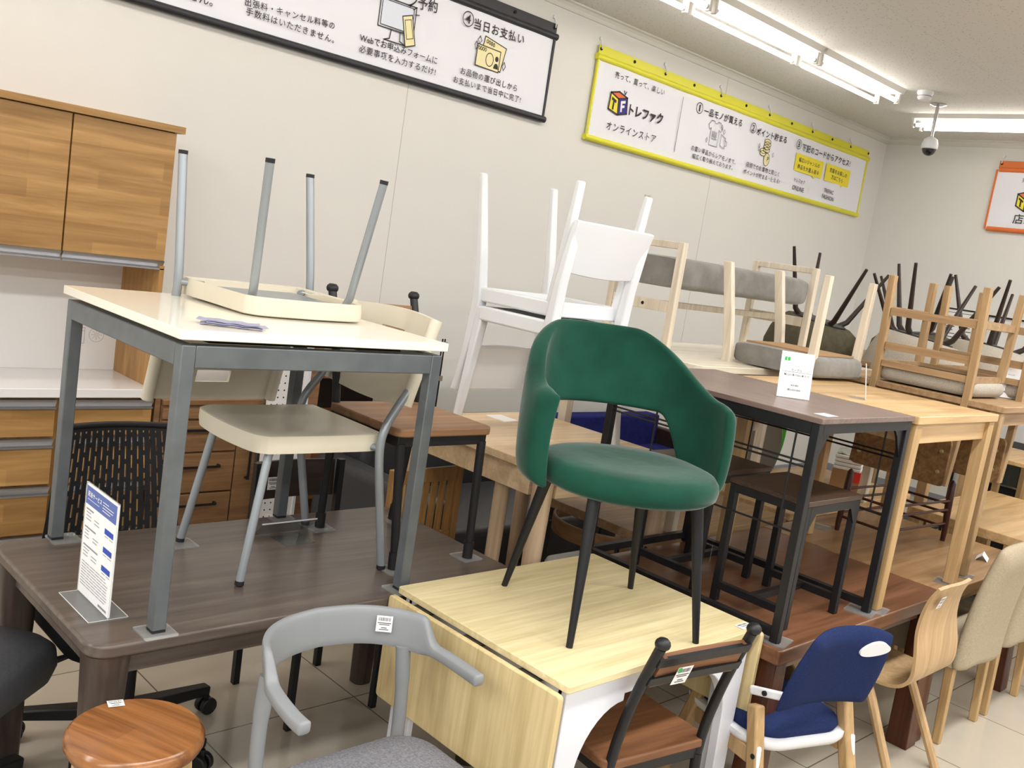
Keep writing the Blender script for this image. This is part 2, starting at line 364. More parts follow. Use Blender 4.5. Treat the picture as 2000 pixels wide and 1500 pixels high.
def ceiling_mat():
    m, n, L, b = _mat('ceiling_board')
    tc = n.new('ShaderNodeTexCoord')
    vo = n.new('ShaderNodeTexVoronoi'); vo.inputs['Scale'].default_value = 42; L.new(tc.outputs['Object'], vo.inputs['Vector'])
    r = n.new('ShaderNodeValToRGB'); r.color_ramp.elements[0].position = .10; r.color_ramp.elements[1].position = .24
    r.color_ramp.elements[0].color = c('#a3a09a'); r.color_ramp.elements[1].color = c('#d6d3cd')
    L.new(vo.outputs['Distance'], r.inputs[0])
    bk = n.new('ShaderNodeTexBrick'); bk.offset = .5; bk.inputs['Scale'].default_value = 1; bk.inputs['Brick Width'].default_value = 1.82
    bk.inputs['Row Height'].default_value = .91; bk.inputs['Mortar Size'].default_value = .0015
    bk.inputs['Color1'].default_value = (1, 1, 1, 1); bk.inputs['Color2'].default_value = (1, 1, 1, 1); bk.inputs['Mortar'].default_value = (.8, .8, .8, 1)
    L.new(tc.outputs['Object'], bk.inputs['Vector'])
    mx = n.new('ShaderNodeMix'); mx.data_type = 'RGBA'; mx.blend_type = 'MULTIPLY'; mx.inputs[0].default_value = 1
    L.new(r.outputs[0], mx.inputs[6]); L.new(bk.outputs['Color'], mx.inputs[7]); L.new(mx.outputs[2], b.inputs['Base Color'])
    b.inputs['Roughness'].default_value = .9
    return m
struct(MB().box(X0, WALL_X+.15, Y0, WALL_Y+.15, -.1, 0).build('floor', tile_floor(), sm=0))
struct(MB().box(X0, WALL_X+.15, Y0, WALL_Y+.15, CEIL, CEIL+.1).build('ceiling', ceiling_mat(), sm=0))
wb = struct(MB().box(X0, WALL_X+.15, WALL_Y, WALL_Y+.15, 0, CEIL).build('wall_back', 'wall', sm=0))
for sx in (3.372, 6.40):
    MB().box(sx-.0015, sx+.0015, WALL_Y-.001, WALL_Y, 0, CEIL-.05).build('wallpaper_seam', 'seam', wb, sm=0)
struct(MB().box(WALL_X, WALL_X+.15, Y0, WALL_Y, 0, CEIL).build('wall_right', 'wall', sm=0))
def cornice(name, horizontal):
    prof = [(0, 0), (0, -.055), (-.012, -.055), (-.016, -.03), (-.03, -.014), (-.05, -.010), (-.05, 0)]
    if horizontal: mb = MB().prism([(WALL_Y+a, CEIL+b) for a, b in prof], X0, WALL_X, 'x')
    else: mb = MB().prism([(WALL_X+a, CEIL+b) for a, b in prof], Y0, WALL_Y, 'y')
    return struct(mb.build(name, 'cornice', sm=0))
cornice('trim_1', True); cornice('trim_2', False)
# the skirting
struct(MB().box(X0, WALL_X-.012, WALL_Y-.012, WALL_Y, 0, .08).build('baseboard_back', 'ink_grey', sm=0))
struct(MB().box(WALL_X-.012, WALL_X, Y0, WALL_Y, 0, .08).build('baseboard_right', 'ink_grey', sm=0))

# ------------------------------------------------------------------ ceiling lamps
def lamp_fixture(loc, rz, label, lit=True, L=1.21, group=None):
    t = thing('fluorescent_ceiling_lamp', label, 'ceiling lamp', loc, rz, group)
    MB().prism([(-.135, 0), (.135, 0), (.115, -.035), (-.115, -.035)], -L/2, L/2, 'x').build('lamp_housing', 'lamp_white', t, sm=0)
    for sy in (-.082, .082):
        for sx in (-1, 1):
            x = sx*(L/2-.014); mb = MB().box(x-.012, x+.012, sy-.018, sy+.018, -.11, -.03); mb.build('socket', 'lamp_white', t, bev=.004)
            o = MB().tube([(x-sx*.012, sy, -.085), (x-sx*.034, sy, -.085)], .0145, 14).build('tube_end_cap', 'alu', t)
        MB().tube([(-L/2+.045, sy, -.085), (L/2-.045, sy, -.085)], .0155, 16).build('lamp_tube', 'tube_light' if lit else 'lamp_white', t)
    return t
LY = 3.625
lamp_fixture((6.505, LY, CEIL), 0, 'white twin-tube ceiling lamp nearest the corner in the row along the back wall')
lamp_fixture((5.265, LY, CEIL), 0, 'white twin-tube ceiling lamp above the yellow banner, second in the row from the corner')
lamp_fixture((4.025, LY, CEIL), 0, 'white twin-tube ceiling lamp in the back wall row, cut off by the top edge')
for x in (2.785, 1.545, .305, -.935): lamp_fixture((x, LY, CEIL), 0, None)
for y in (3.23, 1.99, .75):
    lamp_fixture((8.10, y, CEIL), 90, 'white twin-tube ceiling lamp running along the right wall behind the dome camera' if y > 3 else None)
for x, y in LAMP_SPOTS:
    t = thing('fluorescent_ceiling_lamp', None, 'ceiling lamp', (x, y, CEIL)); MB().prism([(-.135, 0), (.135, 0), (.115, -.035), (-.115, -.035)], -1.24, 1.24, 'x').build('lamp_housing', 'lamp_white', t, sm=0)
for o in D.objects:
    if o.name.startswith('fluorescent') and 'label' not in o: o['label'] = 'white twin-tube ceiling lamp further along the shop, outside the photo'; o['group'] = 'ceiling lamps outside the photo'

# ------------------------------------------------------------------ security camera, smoke detector, wall switch
p = atz(1833, 203, CEIL)
t = thing('dome_camera', 'white dome security camera hanging from the ceiling on a short silver pole', 'security camera', p)
MB().lathe([(.002, 0), (.062, 0), (.062, -.008), (.03, -.02), (.002, -.02)], 28).build('mounting_plate', 'chrome', t)
MB().tube([(0, 0, -.018), (0, 0, -.27)], .014, 14).build('pole', 'alu', t)
MB().tube(spline([(.02, .01, -.08), (.045, .01, -.12), (.05, .0, -.17), (.03, 0, -.15), (.03, 0, -.2), (.012, 0, -.26)]), .004, 8).build('cable', 'white_plastic', t)
MB().lathe([(.002, -.25), (.02, -.255), (.05, -.275), (.062, -.31), (.062, -.345), (.056, -.35), (.002, -.35)], 32).build('housing', 'white_plastic', t)
MB().lathe([(.054, -.348)]+[(.052*cos(a), -.35-.052*sin(a)) for a in [k*pi/20 for k in range(10)]]+[(.002, -.402)], 32).build('dome', 'lens_black', t)
p = atz(1808, 178, CEIL)
t = thing('smoke_detector', 'round white smoke detector on the ceiling beside the dome camera', 'smoke detector', p)
MB().lathe([(.002, 0), (.058, 0), (.058, -.02), (.05, -.03), (.048, -.04), (.052, -.05), (.04, -.066), (.002, -.072)], 32).build('detector_body', 'white_plastic', t)
MB().lathe([(.048, -.034), (.0495, -.036), (.0495, -.04), (.048, -.042)], 32).build('vent_ring', 'ink_grey', t)
a, b = aty(1259, 379, WALL_Y), aty(1264, 415, WALL_Y)
t = thing('wall_switch', 'beige switch plate on the back wall below the yellow banner', 'switch', (5.663, WALL_Y, 2.222))
MB().prism(rrect(-.035, .035, -.06, .06, .006), -.009, 0, 'y').build('switch_plate', mat('switch_plate', '#cfc9b4', .4), t, bev=.002)
for k in range(3):
    MB().box(-.012, .012, -.013, -.008, -.04+k*.026, -.022+k*.026).build('rocker', mat('switch_rocker', '#bdb7a3', .4) if k == 0 else D.materials['switch_rocker'], t, bev=.002)
MB().box(-.006, .006, -.012, -.008, .04, .05).build('indicator', 'ink_grey', t)

# ------------------------------------------------------------------ banners
NB = V((0, -1, 0))
def banner(name, label, x0, x1, z0, z1, trim, wallpt, nrm, eyelets, side_l=True, side_r=True):
    """cloth on a top and a bottom rod; wallpt(u, z, d) gives the point at u along the wall and d out from it"""
    t = thing(name, label, 'banner', wallpt(x0, z0, 0))
    inv = t.location.copy()
    def B(mb, nm, m, **k):
        mb.v = [tuple(V(p)-inv) for p in mb.v]; return mb.build(nm, m, t, **k)
    nu, nv = 60, 10
    cl = MB(); rows = []
    cl.slab(lambda u, v: wallpt(x0+(x1-x0)*u, z0+(z1-z0)*v, .018+.004*sin(u*23)*sin(v*3.1)+.003*sin(u*57+v*4)), nu, nv, .003)
    B(cl, 'banner_cloth', 'banner_cloth', sm=60)
    rod = lambda z: MB().tube([wallpt(x0-.012, z, .02), wallpt(x1+.012, z, .02)], .021, 14)
    B(rod(z0), 'bottom_rod', trim); B(rod(z1), 'top_rod', trim)
    hem = MB(); hem.slab(lambda u, v: wallpt(x0+(x1-x0)*u, z1+.012+.066*v, .016), 2, 1, .006); B(hem, 'top_hem', trim, sm=0)
    for ok, x in ((side_l, x0), (side_r, x1)):
        if ok:
            e = MB(); s = .016 if x == x0 else -.016
            e.add([tuple(wallpt(a, z, d)) for d in (.012, .0285) for a, z in ((x, z0), (x+s, z0), (x+s, z1), (x, z1))], [(0, 1, 2, 3), (7, 6, 5, 4), (0, 4, 5, 1), (1, 5, 6, 2), (2, 6, 7, 3), (3, 7, 4, 0)])
            B(e, 'side_hem', trim, sm=0)
    for i, x in enumerate(eyelets):
        o = wallpt(x, z1+.052, .024); n = (wallpt(x, z1, 1)-wallpt(x, z1, 0))
        e = MB().tube([o-n*.004, o+n*.003], .011, 12); B(e, 'eyelet', 'hole')
        if i % 2 == 0:
            h = MB().tube([wallpt(x, z1+.052, .03), wallpt(x, z1+.075, .03), wallpt(x, z1+.105, .012), wallpt(x, z1+.12, .0)], .004, 8)
            h.add(*(lambda q: (q.v, q.f))(MB().tube([wallpt(x, z1+.12, 0), wallpt(x, z1+.12, .012)], .012, 10))); B(h, 'hook', 'white_plastic')
    return t, B
wp = lambda u, z, d: V((u, WALL_Y-d, z))
YB0, YB1 = aty(1139, 266, WALL_Y), aty(1165, 97, WALL_Y)
yx0, yx1 = 4.872, 8.825; yz0, yz1 = 2.560, 3.092
tY, BY = banner('wall_banner', 'long white wall banner with yellow hems and a coloured letter cube', yx0, yx1, yz0, yz1, 'yellow_trim', wp, NB,
                [4.89+k*(3.92/11) for k in range(12)])
BD = WALL_Y-.0245     # the printed face of the cloths
def PT(px, py): q = aty(px, py, BD); return q
LIFT = .0045
def ink(B, items, m='ink', name='lettering', bold=.012):
    for it in items: B(write(MB(), it[0], PT(*it[1]), PT(*it[2]), NB, it[3] if len(it) > 3 else bold, LIFT), name, m, sm=0)
def circ(mb, ctr, r, wd):
    o = PT(*ctr); line3(mb, [o+V((r*cos(a), 0, r*sin(a))) for a in [2*pi*k/32 for k in range(32)]], wd, NB, LIFT, True)
ink(BY, [('売って、買って、楽しい', (1201, 145), (1297, 181))], bold=.006)
ink(BY, [('オンラインストア', (1184, 244), (1280, 272))], bold=.004)
ink(BY, [('トレファク', (1228, 214), (1294, 234), .035)])
ink(BY, [('一品モノが買える', (1375, 216), (1449, 241)), ('ポイント貯まる', (1478, 256), (1536, 274)), ('下記のコードからアクセス!', (1567, 287), (1660, 320))], bold=.016)
ink(BY, [('お買い得品からレアモノまで、', (1350, 288), (1436, 317)), ('幅広く取り揃えております。', (1352, 304), (1430, 328)),
         ('店頭でのお買物と同じく', (1457, 320), (1521, 341)), ('ポイントが貯まる・使える!', (1452, 334), (1522, 355)),
         ('トレファク', (1551, 350), (1571, 357)), ('ONLINE', (1547, 365), (1569, 372)), ('TREFAC', (1609, 371), (1627, 377)), ('FASHION', (1605, 382), (1627, 390))], bold=.008)
mb = MB(); circ(mb, (1366, 211), .039, .005); circ(mb, (1471, 250), .039, .005); circ(mb, (1560, 282), .039, .005)
for s, q in (('1', (1366, 211)), ('2', (1471, 250)), ('3', (1560, 282))):
    o = PT(*q); h = .017 if s != '1' else .008; write(mb, s, o-V((h, 0, 0)), o+V((h, 0, 0)), NB, .012, LIFT, h=.050)
BY(mb, 'number_ring', 'ink', sm=0)
mb = MB(); line3(mb, [PT(1334, 190), PT(1316, 296)], .005, NB, LIFT); BY(mb, 'divider_line', 'ink', sm=0)
# the letter cube of the shop sign
CUBE = dict(tl=(1193.4, 179.9), tb=(1209.5, 179.5), tr=(1224.9, 192.1), mid=(1207.4, 193.2), lb=(1187.1, 211.9), mb=(1204.6, 224.1), rb=(1222.6, 222.9))
def cube_mark(B, PTf, q, nrm):
    g = lambda *ks: [PTf(*q[k]) for k in ks]
    for ks, m in ((('tl', 'tb', 'tr', 'mid'), 'ink_orange'), (('tl', 'mid', 'mb', 'lb'), 'ink_yellow'), (('mid', 'tr', 'rb', 'mb'), 'ink_navy')):
        b = MB(); poly3(b, g(*ks), nrm, LIFT-.0005); B(b, 'cube_face', m, sm=0)
    b = MB(); line3(b, g('tl', 'tb', 'tr', 'rb', 'mb', 'lb'), .011, nrm, LIFT+.0003, True); line3(b, g('tl', 'mid', 'tr'), .011, nrm, LIFT+.0003); line3(b, g('mid', 'mb'), .011, nrm, LIFT+.0003); B(b, 'cube_outline', 'ink', sm=0)
    def face(o, ex, ey):      # bilinear on a face: u right, v down
        o, ex, ey = [PTf(*q[k]) for k in (o, ex, ey)]; return lambda u, v: o+(ex-o)*u+(ey-o)*v
    F = face('tl', 'mid', 'lb'); b = MB()
    for r in ((.2, .18, .8, .36), (.4, .36, .6, .85)): poly3(b, [F(r[0], r[1]), F(r[2], r[1]), F(r[2], r[3]), F(r[0], r[3])], nrm, LIFT+.0006)
    B(b, 'cube_letter_t', 'ink', sm=0)
    F = face('mid', 'tr', 'mb'); b = MB()
    for r in ((.28, .15, .46, .85), (.46, .15, .8, .32), (.46, .44, .72, .6)): poly3(b, [F(r[0], r[1]), F(r[2], r[1]), F(r[2], r[3]), F(r[0], r[3])], nrm, LIFT+.0006)
    B(b, 'cube_letter_f', 'paper', sm=0)
cube_mark(BY, PT, CUBE, NB)
mb = MB()
for a, b in (((1219, 178), (1220, 185)), ((1223, 180), (1221, 184))): line3(mb, [PT(*a), PT(*b)], .008, NB, LIFT)
BY(mb, 'sparkle', 'ink', sm=0)
# small pictures: shirt and mug, coins
def at_px(o, s): o = PT(*o); return lambda u, v: o+V((u*s, 0, v*s))
P = at_px((1395, 262), .001)
sh = [(-60, 95), (-25, 95), (-12, 80), (12, 80), (25, 95), (60, 95), (95, 55), (72, 25), (55, 40), (55, -90), (-55, -90), (-55, 40), (-72, 25), (-95, 55)]
mb = MB(); line3(mb, [P(u, v) for u, v in sh], .005, NB, LIFT, True)
for k in range(4): line3(mb, [P(-30+k*18, 15), P(-30+k*18, -25)], .008, NB, LIFT)
line3(mb, [P(-35, -38), P(35, -38)], .005, NB, LIFT)
P = at_px((1411, 277), .001); line3(mb, [P(-35, 50), P(30, 30), P(30, -50), P(-30, -35)], .005, NB, LIFT, True); line3(mb, [P(30, 15), P(55, 5), P(52, -25), P(30, -30)], .005, NB, LIFT)
BY(mb, 'shirt_and_mug_picture', 'ink_grey', sm=0)
f, l = MB(), MB()
for cx, cy, rx, ry in [(0, 30, 48, 20), (0, 52, 48, 20), (4, 76, 48, 20), (0, 98, 46, 19), (-45, -6, 44, 20), (-48, 14, 44, 20), (25, -45, 42, 52)]:
    P = at_px((1495, 300), .001); pts = [P(cx+rx*cos(a), cy+ry*sin(a)) for a in [2*pi*k/24 for k in range(24)]]
    n_ = len(f.v); poly3(f, pts, NB, LIFT-.001+.00005*len(f.f)); line3(l, pts, .0045, NB, LIFT+.0002, True)
o = PT(1497, 302+6); write(l, 'P', o+V((.005, 0, -.01)), o+V((.03, 0, -.01)), NB, .01, LIFT+.0003)
BY(f, 'coin_picture', 'ink_paleyellow', sm=0); BY(l, 'coin_outline', 'ink', sm=0)
for q, rows in ((((1556, 297), (1609, 318), (1603, 350), (1549, 331)), (('幅広いジャンルの', (1560, 311), (1600, 325)), ('商品を大量入荷中', (1557, 324), (1598, 339)))),
                (((1615, 318), (1661, 335), (1654, 367), (1608, 351)), (('衣服をお探しの', (1620, 331), (1653, 344)), ('方はこちら', (1623, 345), (1645, 354))))):
    x0, z0 = PT(*q[3]).x, PT(*q[2]).z; x1, z1 = PT(*q[1]).x, PT(*q[0]).z
    zm = [PT(*k).z for k in q]; za, zb = (zm[2]+zm[3])/2, (zm[0]+zm[1])/2; xa, xb = PT(*q[0]).x, PT(*q[1]).x
    b = MB(); poly3(b, [V((x, BD, z)) for x, z in ((xa, za), (xb-.1, za), (xb-.13, za-.02), (xb-.16, za), (xb, za), (xb, zb), (xa, zb))], NB, LIFT-.001); BY(b, 'speech_panel', 'ink_yellow', sm=0)
    ink(BY, rows, bold=.008)
def spark(mb, q, s=.018):
    o = PT(*q); line3(mb, [o+V((0, 0, s)), o+V((s*.6, 0, 0)), o-V((0, 0, s)), o-V((s*.6, 0, 0))], .004, NB, LIFT, True)
mb = MB()
for q in ((1410, 249), (1414, 258), (1379, 273), (1483, 284), (1482, 291), (1509, 303)): spark(mb, q)
BY(mb, 'sparkle', 'ink_grey', sm=0)

# the black-hemmed banner
bx0, bx1, bz0, bz1 = 0.55, 4.452, 2.590, 3.108
tK, BK = banner('wall_banner', 'long white wall banner with black hems and drawings of banknotes and a monitor', bx0, bx1, bz0, bz1, 'black_trim', wp, NB,
                [bx1-.02-k*.355 for k in range(11)], side_l=True)
ink(BK, [('当日お支払い', (926, 45), (1023, 78))], bold=.012)
ink(BK, [('ン予約', (797, 0), (854, 14))], bold=.012)
ink(BK, [('お品物の運び出しから', (899, 137), (1009, 173)), ('お支払いまで当日中に完了!', (885, 154), (1016, 195)),
         ('Webでお申込みフォームに', (702, 72), (853, 119)), ('必要事項を入力するだけ!', (701, 94), (850, 141)),
         ('出張料・キャンセル料等の', (478, 3), (653, 51)), ('手数料はいただきません。', (480, 21), (652, 78)), ('せん。', (368, -10), (415, 4))], bold=.008)
mb = MB(); circ(mb, (914, 37), .041, .005); o = PT(914, 37); write(mb, '4', o-V((.02, 0, 0)), o+V((.02, 0, 0)), NB, .012, LIFT, h=.05); BK(mb, 'number_ring', 'ink', sm=0)
P = at_px((775, 38), .001); f, l, g = MB(), MB(), MB()
mon = [(-122, 95), (122, 95), (122, -62), (-122, -62)]
poly3(f, [P(u*.9, v*.88+4) for u, v in mon], NB, LIFT-.0008); line3(l, [P(*q) for q in mon], .006, NB, LIFT, True); line3(l, [P(u*.88, v*.85+3) for u, v in mon], .004, NB, LIFT, True)
line3(l, [P(-30, -64), P(-36, -110), P(-72, -124), P(72, -124), P(36, -110), P(30, -64)], .006, NB, LIFT)
P = at_px((797, 62), .001); ph = [(-52, 70), (12, 92), (56, -62), (-10, -86)]
poly3(g, [P(*q) for q in ph], NB, LIFT+.0002); line3(l, [P(*q) for q in ph], .006, NB, LIFT+.0004, True); line3(l, [P(u*.66, v*.62+10) for u, v in ph], .004, NB, LIFT+.0004, True)
for a, b in (((-10, 130), (-2, 150)), ((14, 122), (38, 140)), ((34, 100), (60, 104))): line3(l, [P(*a), P(*b)], .005, NB, LIFT)
BK(f, 'monitor_picture_screen', mat('printed_pale_blue', '#dfe6f3', .8), sm=0); BK(g, 'phone_picture', 'ink_paleyellow', sm=0); BK(l, 'picture_outline', 'ink', sm=0)
P = at_px((958, 106), .001); f, l = MB(), MB()
n1, n2 = [(-60, 92), (118, 60), (92, -85), (-82, -58)], [(-112, 36), (76, 30), (76, -92), (-112, -88)]
poly3(f, [P(*q) for q in n1], NB, LIFT-.0008); line3(l, [P(*q) for q in n1], .006, NB, LIFT-.0004, True)
poly3(f, [P(*q) for q in n2], NB, LIFT); line3(l, [P(*q) for q in n2], .006, NB, LIFT+.0004, True)
for k in range(4):
    line3(l, [P(-98+k*17+6*cos(a), 16+10*sin(a)) for a in [2*pi*j/10 for j in range(10)]], .004, NB, LIFT+.0004, True)
    line3(l, [P(-40+k*18+6*cos(a), 66-k*3+10*sin(a)) for a in [2*pi*j/10 for j in range(10)]], .004, NB, LIFT+.0004, True)
line3(l, [P(-5+30*cos(a), -34+38*sin(a)) for a in [2*pi*j/24 for j in range(24)]], .005, NB, LIFT+.0004, True)
poly3(l, [P(52+14*cos(a), -18+16*sin(a)) for a in [2*pi*j/16 for j in range(16)]], NB, LIFT+.0005)
poly3(l, [P(52+20*cos(a), -76+32*max(0, sin(a))) for a in [pi*j/12 for j in range(13)]], NB, LIFT+.0005)
BK(f, 'banknote_picture', 'ink_paleyellow', sm=0); BK(l, 'banknote_outline', 'ink', sm=0)
mb = MB()
for q in ((930, 88), (937, 78), (983, 130)): spark(mb, q, .024)
BK(mb, 'sparkle', 'ink', sm=0)

# the orange-hemmed banner on the right wall
NR = V((-1, 0, 0)); wr = lambda u, z, d: V((WALL_X-d, u, z))
oy1 = 3.494; oz0, oz1 = 2.575, 3.105
tO, BO = banner('wall_banner', 'white wall banner with orange hems on the right wall, cut off by the photo edge', oy1, .30, oz0, oz1, 'orange_trim', wr, NR, [oy1-.02-k*.3 for k in range(6)])
PX_ = lambda px, py: atx(px, py, WALL_X-.0245)
q = {k: (v[0]*1.0, v[1]) for k, v in CUBE.items()}
q = dict(tl=(1989, 379), tb=(2004, 376), tr=(2018, 388), mid=(2003, 391), lb=(1984, 402), mb=(1999, 413), rb=(2014, 411))
cube_mark(BO, PX_, q, NR)
mb = MB(); write(mb, '店頭買取', PX_(1979, 427), PX_(2066, 433), NR, .006, LIFT); write(mb, '売って、買って', PX_(1997, 352), PX_(2075, 357), NR, .006, LIFT); BO(mb, 'lettering', 'ink', sm=0)

# ================================================================== FURNITURE
DK = .69      # top of the dark dining table
LF = .72      # top of the drop-leaf table
WN = .66      # top of the walnut tables
def pad(x, y, z, label=None, s=.042, rz=0):
    t = MB().prism(rrect(-s, s, -s, s, .006), 0, .004).build('glide_pad', 'acrylic', None, sm=30)
    t.location = (x, y, z); t.rotation_euler = (0, 0, rad(rz))
    return tag(t, label or 'clear square glide pad under a furniture foot', 'pad', 'clear pads under furniture feet')

# ---- dark brown dining table (left)
t = thing('dining_table', 'long dark brown wooden dining table carrying the white-topped table', 'table', (1.56, 2.48, 0))
hx, hy = .705, .385
MB().prism(rrect(-hx, hx, -hy, hy, .055, 8), DK-.034, DK).build('tabletop', 'dark_wood', t, bev=.008, seg=3)
for sx in (-1, 1):
    MB().box(sx*(hx-.05)-.011, sx*(hx-.05)+.011, -hy+.11, hy-.11, DK-.095, DK-.034).build('apron', 'dark_wood', t)
    for sy in (-1, 1):
        cx, cy = sx*(hx-.062), sy*(hy-.062); rs = []
        for z, r in ((0, .037), (.35, .043), (DK-.06, .052), (DK-.034, .056)):
            rs.append([(x+cx, y+cy, z) for x, y in rrect(-r, r, -r, r, r*.75, 5)])
        MB().rings(rs).build('leg', 'dark_wood_z', t)
for sy in (-1, 1): MB().box(-hx+.11, hx-.11, sy*(hy-.05)-.011, sy*(hy-.05)+.011, DK-.095, DK-.034).build('apron', 'dark_wood', t)

# ---- white-topped table with grey steel frame, standing on it
t = thing('steel_frame_table', 'glossy white-topped table with grey square steel frame standing on dark table', 'table', (1.4, 2.485, DK+.004))
hx, hy, zt = .395, .375, 1.41-DK-.004; lw = .036
MB().prism(rrect(-hx-.012, hx+.012, -hy-.012, hy+.012, .008, 3), zt+.014, zt+.038).build('tabletop', 'white_gloss', t, bev=.002)
MB().box(-hx+.10, hx-.10, -hy+.07, hy-.07, zt-.004, zt+.0135).build('under_plate', 'black_steel', t)
for sx in (-1, 1):
    for sy in (-1, 1):
        x, y = sx*(hx-lw/2), sy*(hy-lw/2)
        l = MB().box(x-lw/2, x+lw/2, y-lw/2, y+lw/2, .006, zt).build('leg', 'grey_steel', t, bev=.003)
        MB().box(x-lw/2+.001, x+lw/2-.001, y-lw/2+.001, y+lw/2-.001, 0, .006).build('foot_cap', 'black_plastic', l)
for s in (-1, 1):
    MB().box(-hx+lw, hx-lw, s*(hy-lw/2)-lw/2, s*(hy-lw/2)+lw/2, zt-.055, zt).build('rail', 'grey_steel', t, bev=.003)
    MB().box(s*(hx-lw/2)-lw/2, s*(hx-lw/2)+lw/2, -hy+lw, hy-lw, zt-.055, zt).build('rail', 'grey_steel', t, bev=.003)
for x, y in ((1.023, 2.128), (1.045, 2.835), (1.777, 2.842), (1.777, 2.128)): pad(x, y, DK)

# ---- cream plastic chairs with grey tube legs
def cream_chair(label, loc, rot):
    t = thing('plastic_chair', label, 'chair', loc, rot=rot, group='cream plastic chairs')
    sh = [(-.20, -.17), (-.19, -.205), (-.15, -.232), (0, -.245), (.15, -.232), (.19, -.205), (.20, -.17), (.205, .0), (.205, .165), (.16, .195), (-.16, .195), (-.205, .165), (-.205, 0)]
    P = [(q.x, q.y) for q in spline([(x, y, 0) for x, y in sh]+[(-.20, -.17, 0)], 4)[:-1]]
    def seat_z(x, y, k): return .437-.016*math.exp(-((x/.15)**2+((y-.02)/.16)**2))-.004*(y+.2)
    rs = []
    for k, (s, dz) in enumerate(((.94, -.052), (1.0, -.055), (1.015, -.03), (1.012, -.004), (.985, .0), (.7, 0), (.4, 0), (.1, 0))):
        rs.append([(x*s, (y+.02)*s-.02, (seat_z(x*s, y*s, k) if k > 3 else .437-.004*(y+.2)+dz)) for x, y in P])
    inner = [[(x*s, (y+.02)*s-.02, .385+dz) for x, y in P] for s, dz in ((.1, .03), (.6, .03), (.92, .028))]
    MB().rings(inner+rs, cap=True).build('seat', 'cream_plastic', t, sm=50)
    MB().box(-.14, .14, -.14, .12, .395, .412).build('under_frame', 'tube_steel', t, bev=.003)
    for s in (-1, 1):
        f = MB().tube([(s*.192, -.235, .01), (s*.165, -.175, .37), (s*.16, -.16, .40)], .0125, 14).build('leg', 'tube_steel', t)
        MB().tube([(s*.1925, -.236, 0), (s*.192, -.235, .012)], .0132, 14).build('foot_cap', 'black_plastic', f)
        pts = spline([(s*.225, .235, .01), (s*.229, .197, .2), (s*.232, .165, .37), (s*.232, .170, .45), (s*.226, .212, .52), (s*.222, .258, .58)], 5)
        r = MB().tube(pts, .0135, 14).build('leg', 'tube_steel', t)
        MB().tube([(s*.225, .2352, 0), (s*.225, .235, .012)], .0142, 14).build('foot_cap', 'black_plastic', r)
        MB().tube([(s*.17, .12, .395), (s*.2, .15, .395), (s*.231, .163, .395)], .011, 12).build('joint', 'tube_steel', t)
    # backrest: bowed plate between two sleeves, oval grip hole cut through
    def bk(u, v):      # u across -1..1, v up 0..1
        zb = .53-.025*(1-u*u); z = zb+(.795-zb)*v
        return V((u*.222, .240+.075*(z-.53)/.265+.034*(1-u*u), z+.010*(1-u*u)*v))
    nu, nv = 36, 14; hole = set()
    mb = MB(); vs = []; idx = {}
    for side, th in ((0, 0), (1, .014)):
        for i in range(nu+1):
            for j in range(nv+1):
                q = bk(-1+2*i/nu, j/nv); q.y += th
                idx[side, i, j] = len(vs); vs.append(tuple(q))
    inside = lambda i, j: abs(-1+2*(i+.5)/nu) < .28 and 9 <= j <= 10
    fs = []
    for i in range(nu):
        for j in range(nv):
            if inside(i, j): continue
            for side in (0, 1): fs.append(tuple(idx[side, a, b] for a, b in ((i, j), (i+1, j), (i+1, j+1), (i, j+1))))
            for (a, b), (a2, b2), (ni, nj) in (((i, j), (i+1, j), (i, j-1)), ((i, j+1), (i+1, j+1), (i, j+1)), ((i, j), (i, j+1), (i-1, j)), ((i+1, j), (i+1, j+1), (i+1, j))):
                if not (0 <= ni < nu and 0 <= nj < nv) or inside(ni, nj):
                    fs.append((idx[0, a, b], idx[0, a2, b2], idx[1, a2, b2], idx[1, a, b]))
    mb.add(vs, fs); br = mb.build('backrest', 'cream_plastic', t, sm=40, bev=0)
    for s in (-1, 1):
        MB().tube([tuple(bk(s, 0)+V((0, .006, -.004))), tuple(bk(s, .5)+V((0, .006, 0))), tuple(bk(s, 1)+V((0, .006, .002)))], .020, 18).build('sleeve', 'cream_plastic', br)
    return t
cream_chair('cream plastic chair with grey tube legs standing upright under the white table', (1.585, 2.515, DK+.004), (0, 0, rad(-90)))
ct = cream_chair('cream plastic chair turned upside down on the white tabletop', (1.54, 2.655, 1.449+.4385), (0, rad(180), 0))
for x, y, z in ((1.345, 2.70, DK), (1.85, 2.733, DK)): pad(x, y-.01, z)
# small folded clear sleeves on the white table
a = atz(452, 640, 1.446)
t = thing('folded_plastic_sleeves', 'small stack of folded bluish clear plastic sleeves on the white tabletop', 'plastic sleeves', (a.x, a.y, 1.4485), -28)
pv = mat('bluish_clear_vinyl', '#9ea0c4', .25, alpha=.85)
for k, (r, dx, dz) in enumerate(((0, 0, 0), (7, .012, .004), (-5, -.008, .008))):
    o = MB().slab(lambda u, v: V(((u-.5)*.15, (v-.5)*.055, .003*abs(sin(u*9+k)))), 10, 3, .0018).build('sleeve', pv, t, sm=40); o.location = (dx, 0, dz+.001); o.rotation_euler = (0, 0, rad(r))
price_tag(ct, V((-.12, -.03, .380)), (1, 0, 0), (0, 0, -1), .06, .045)

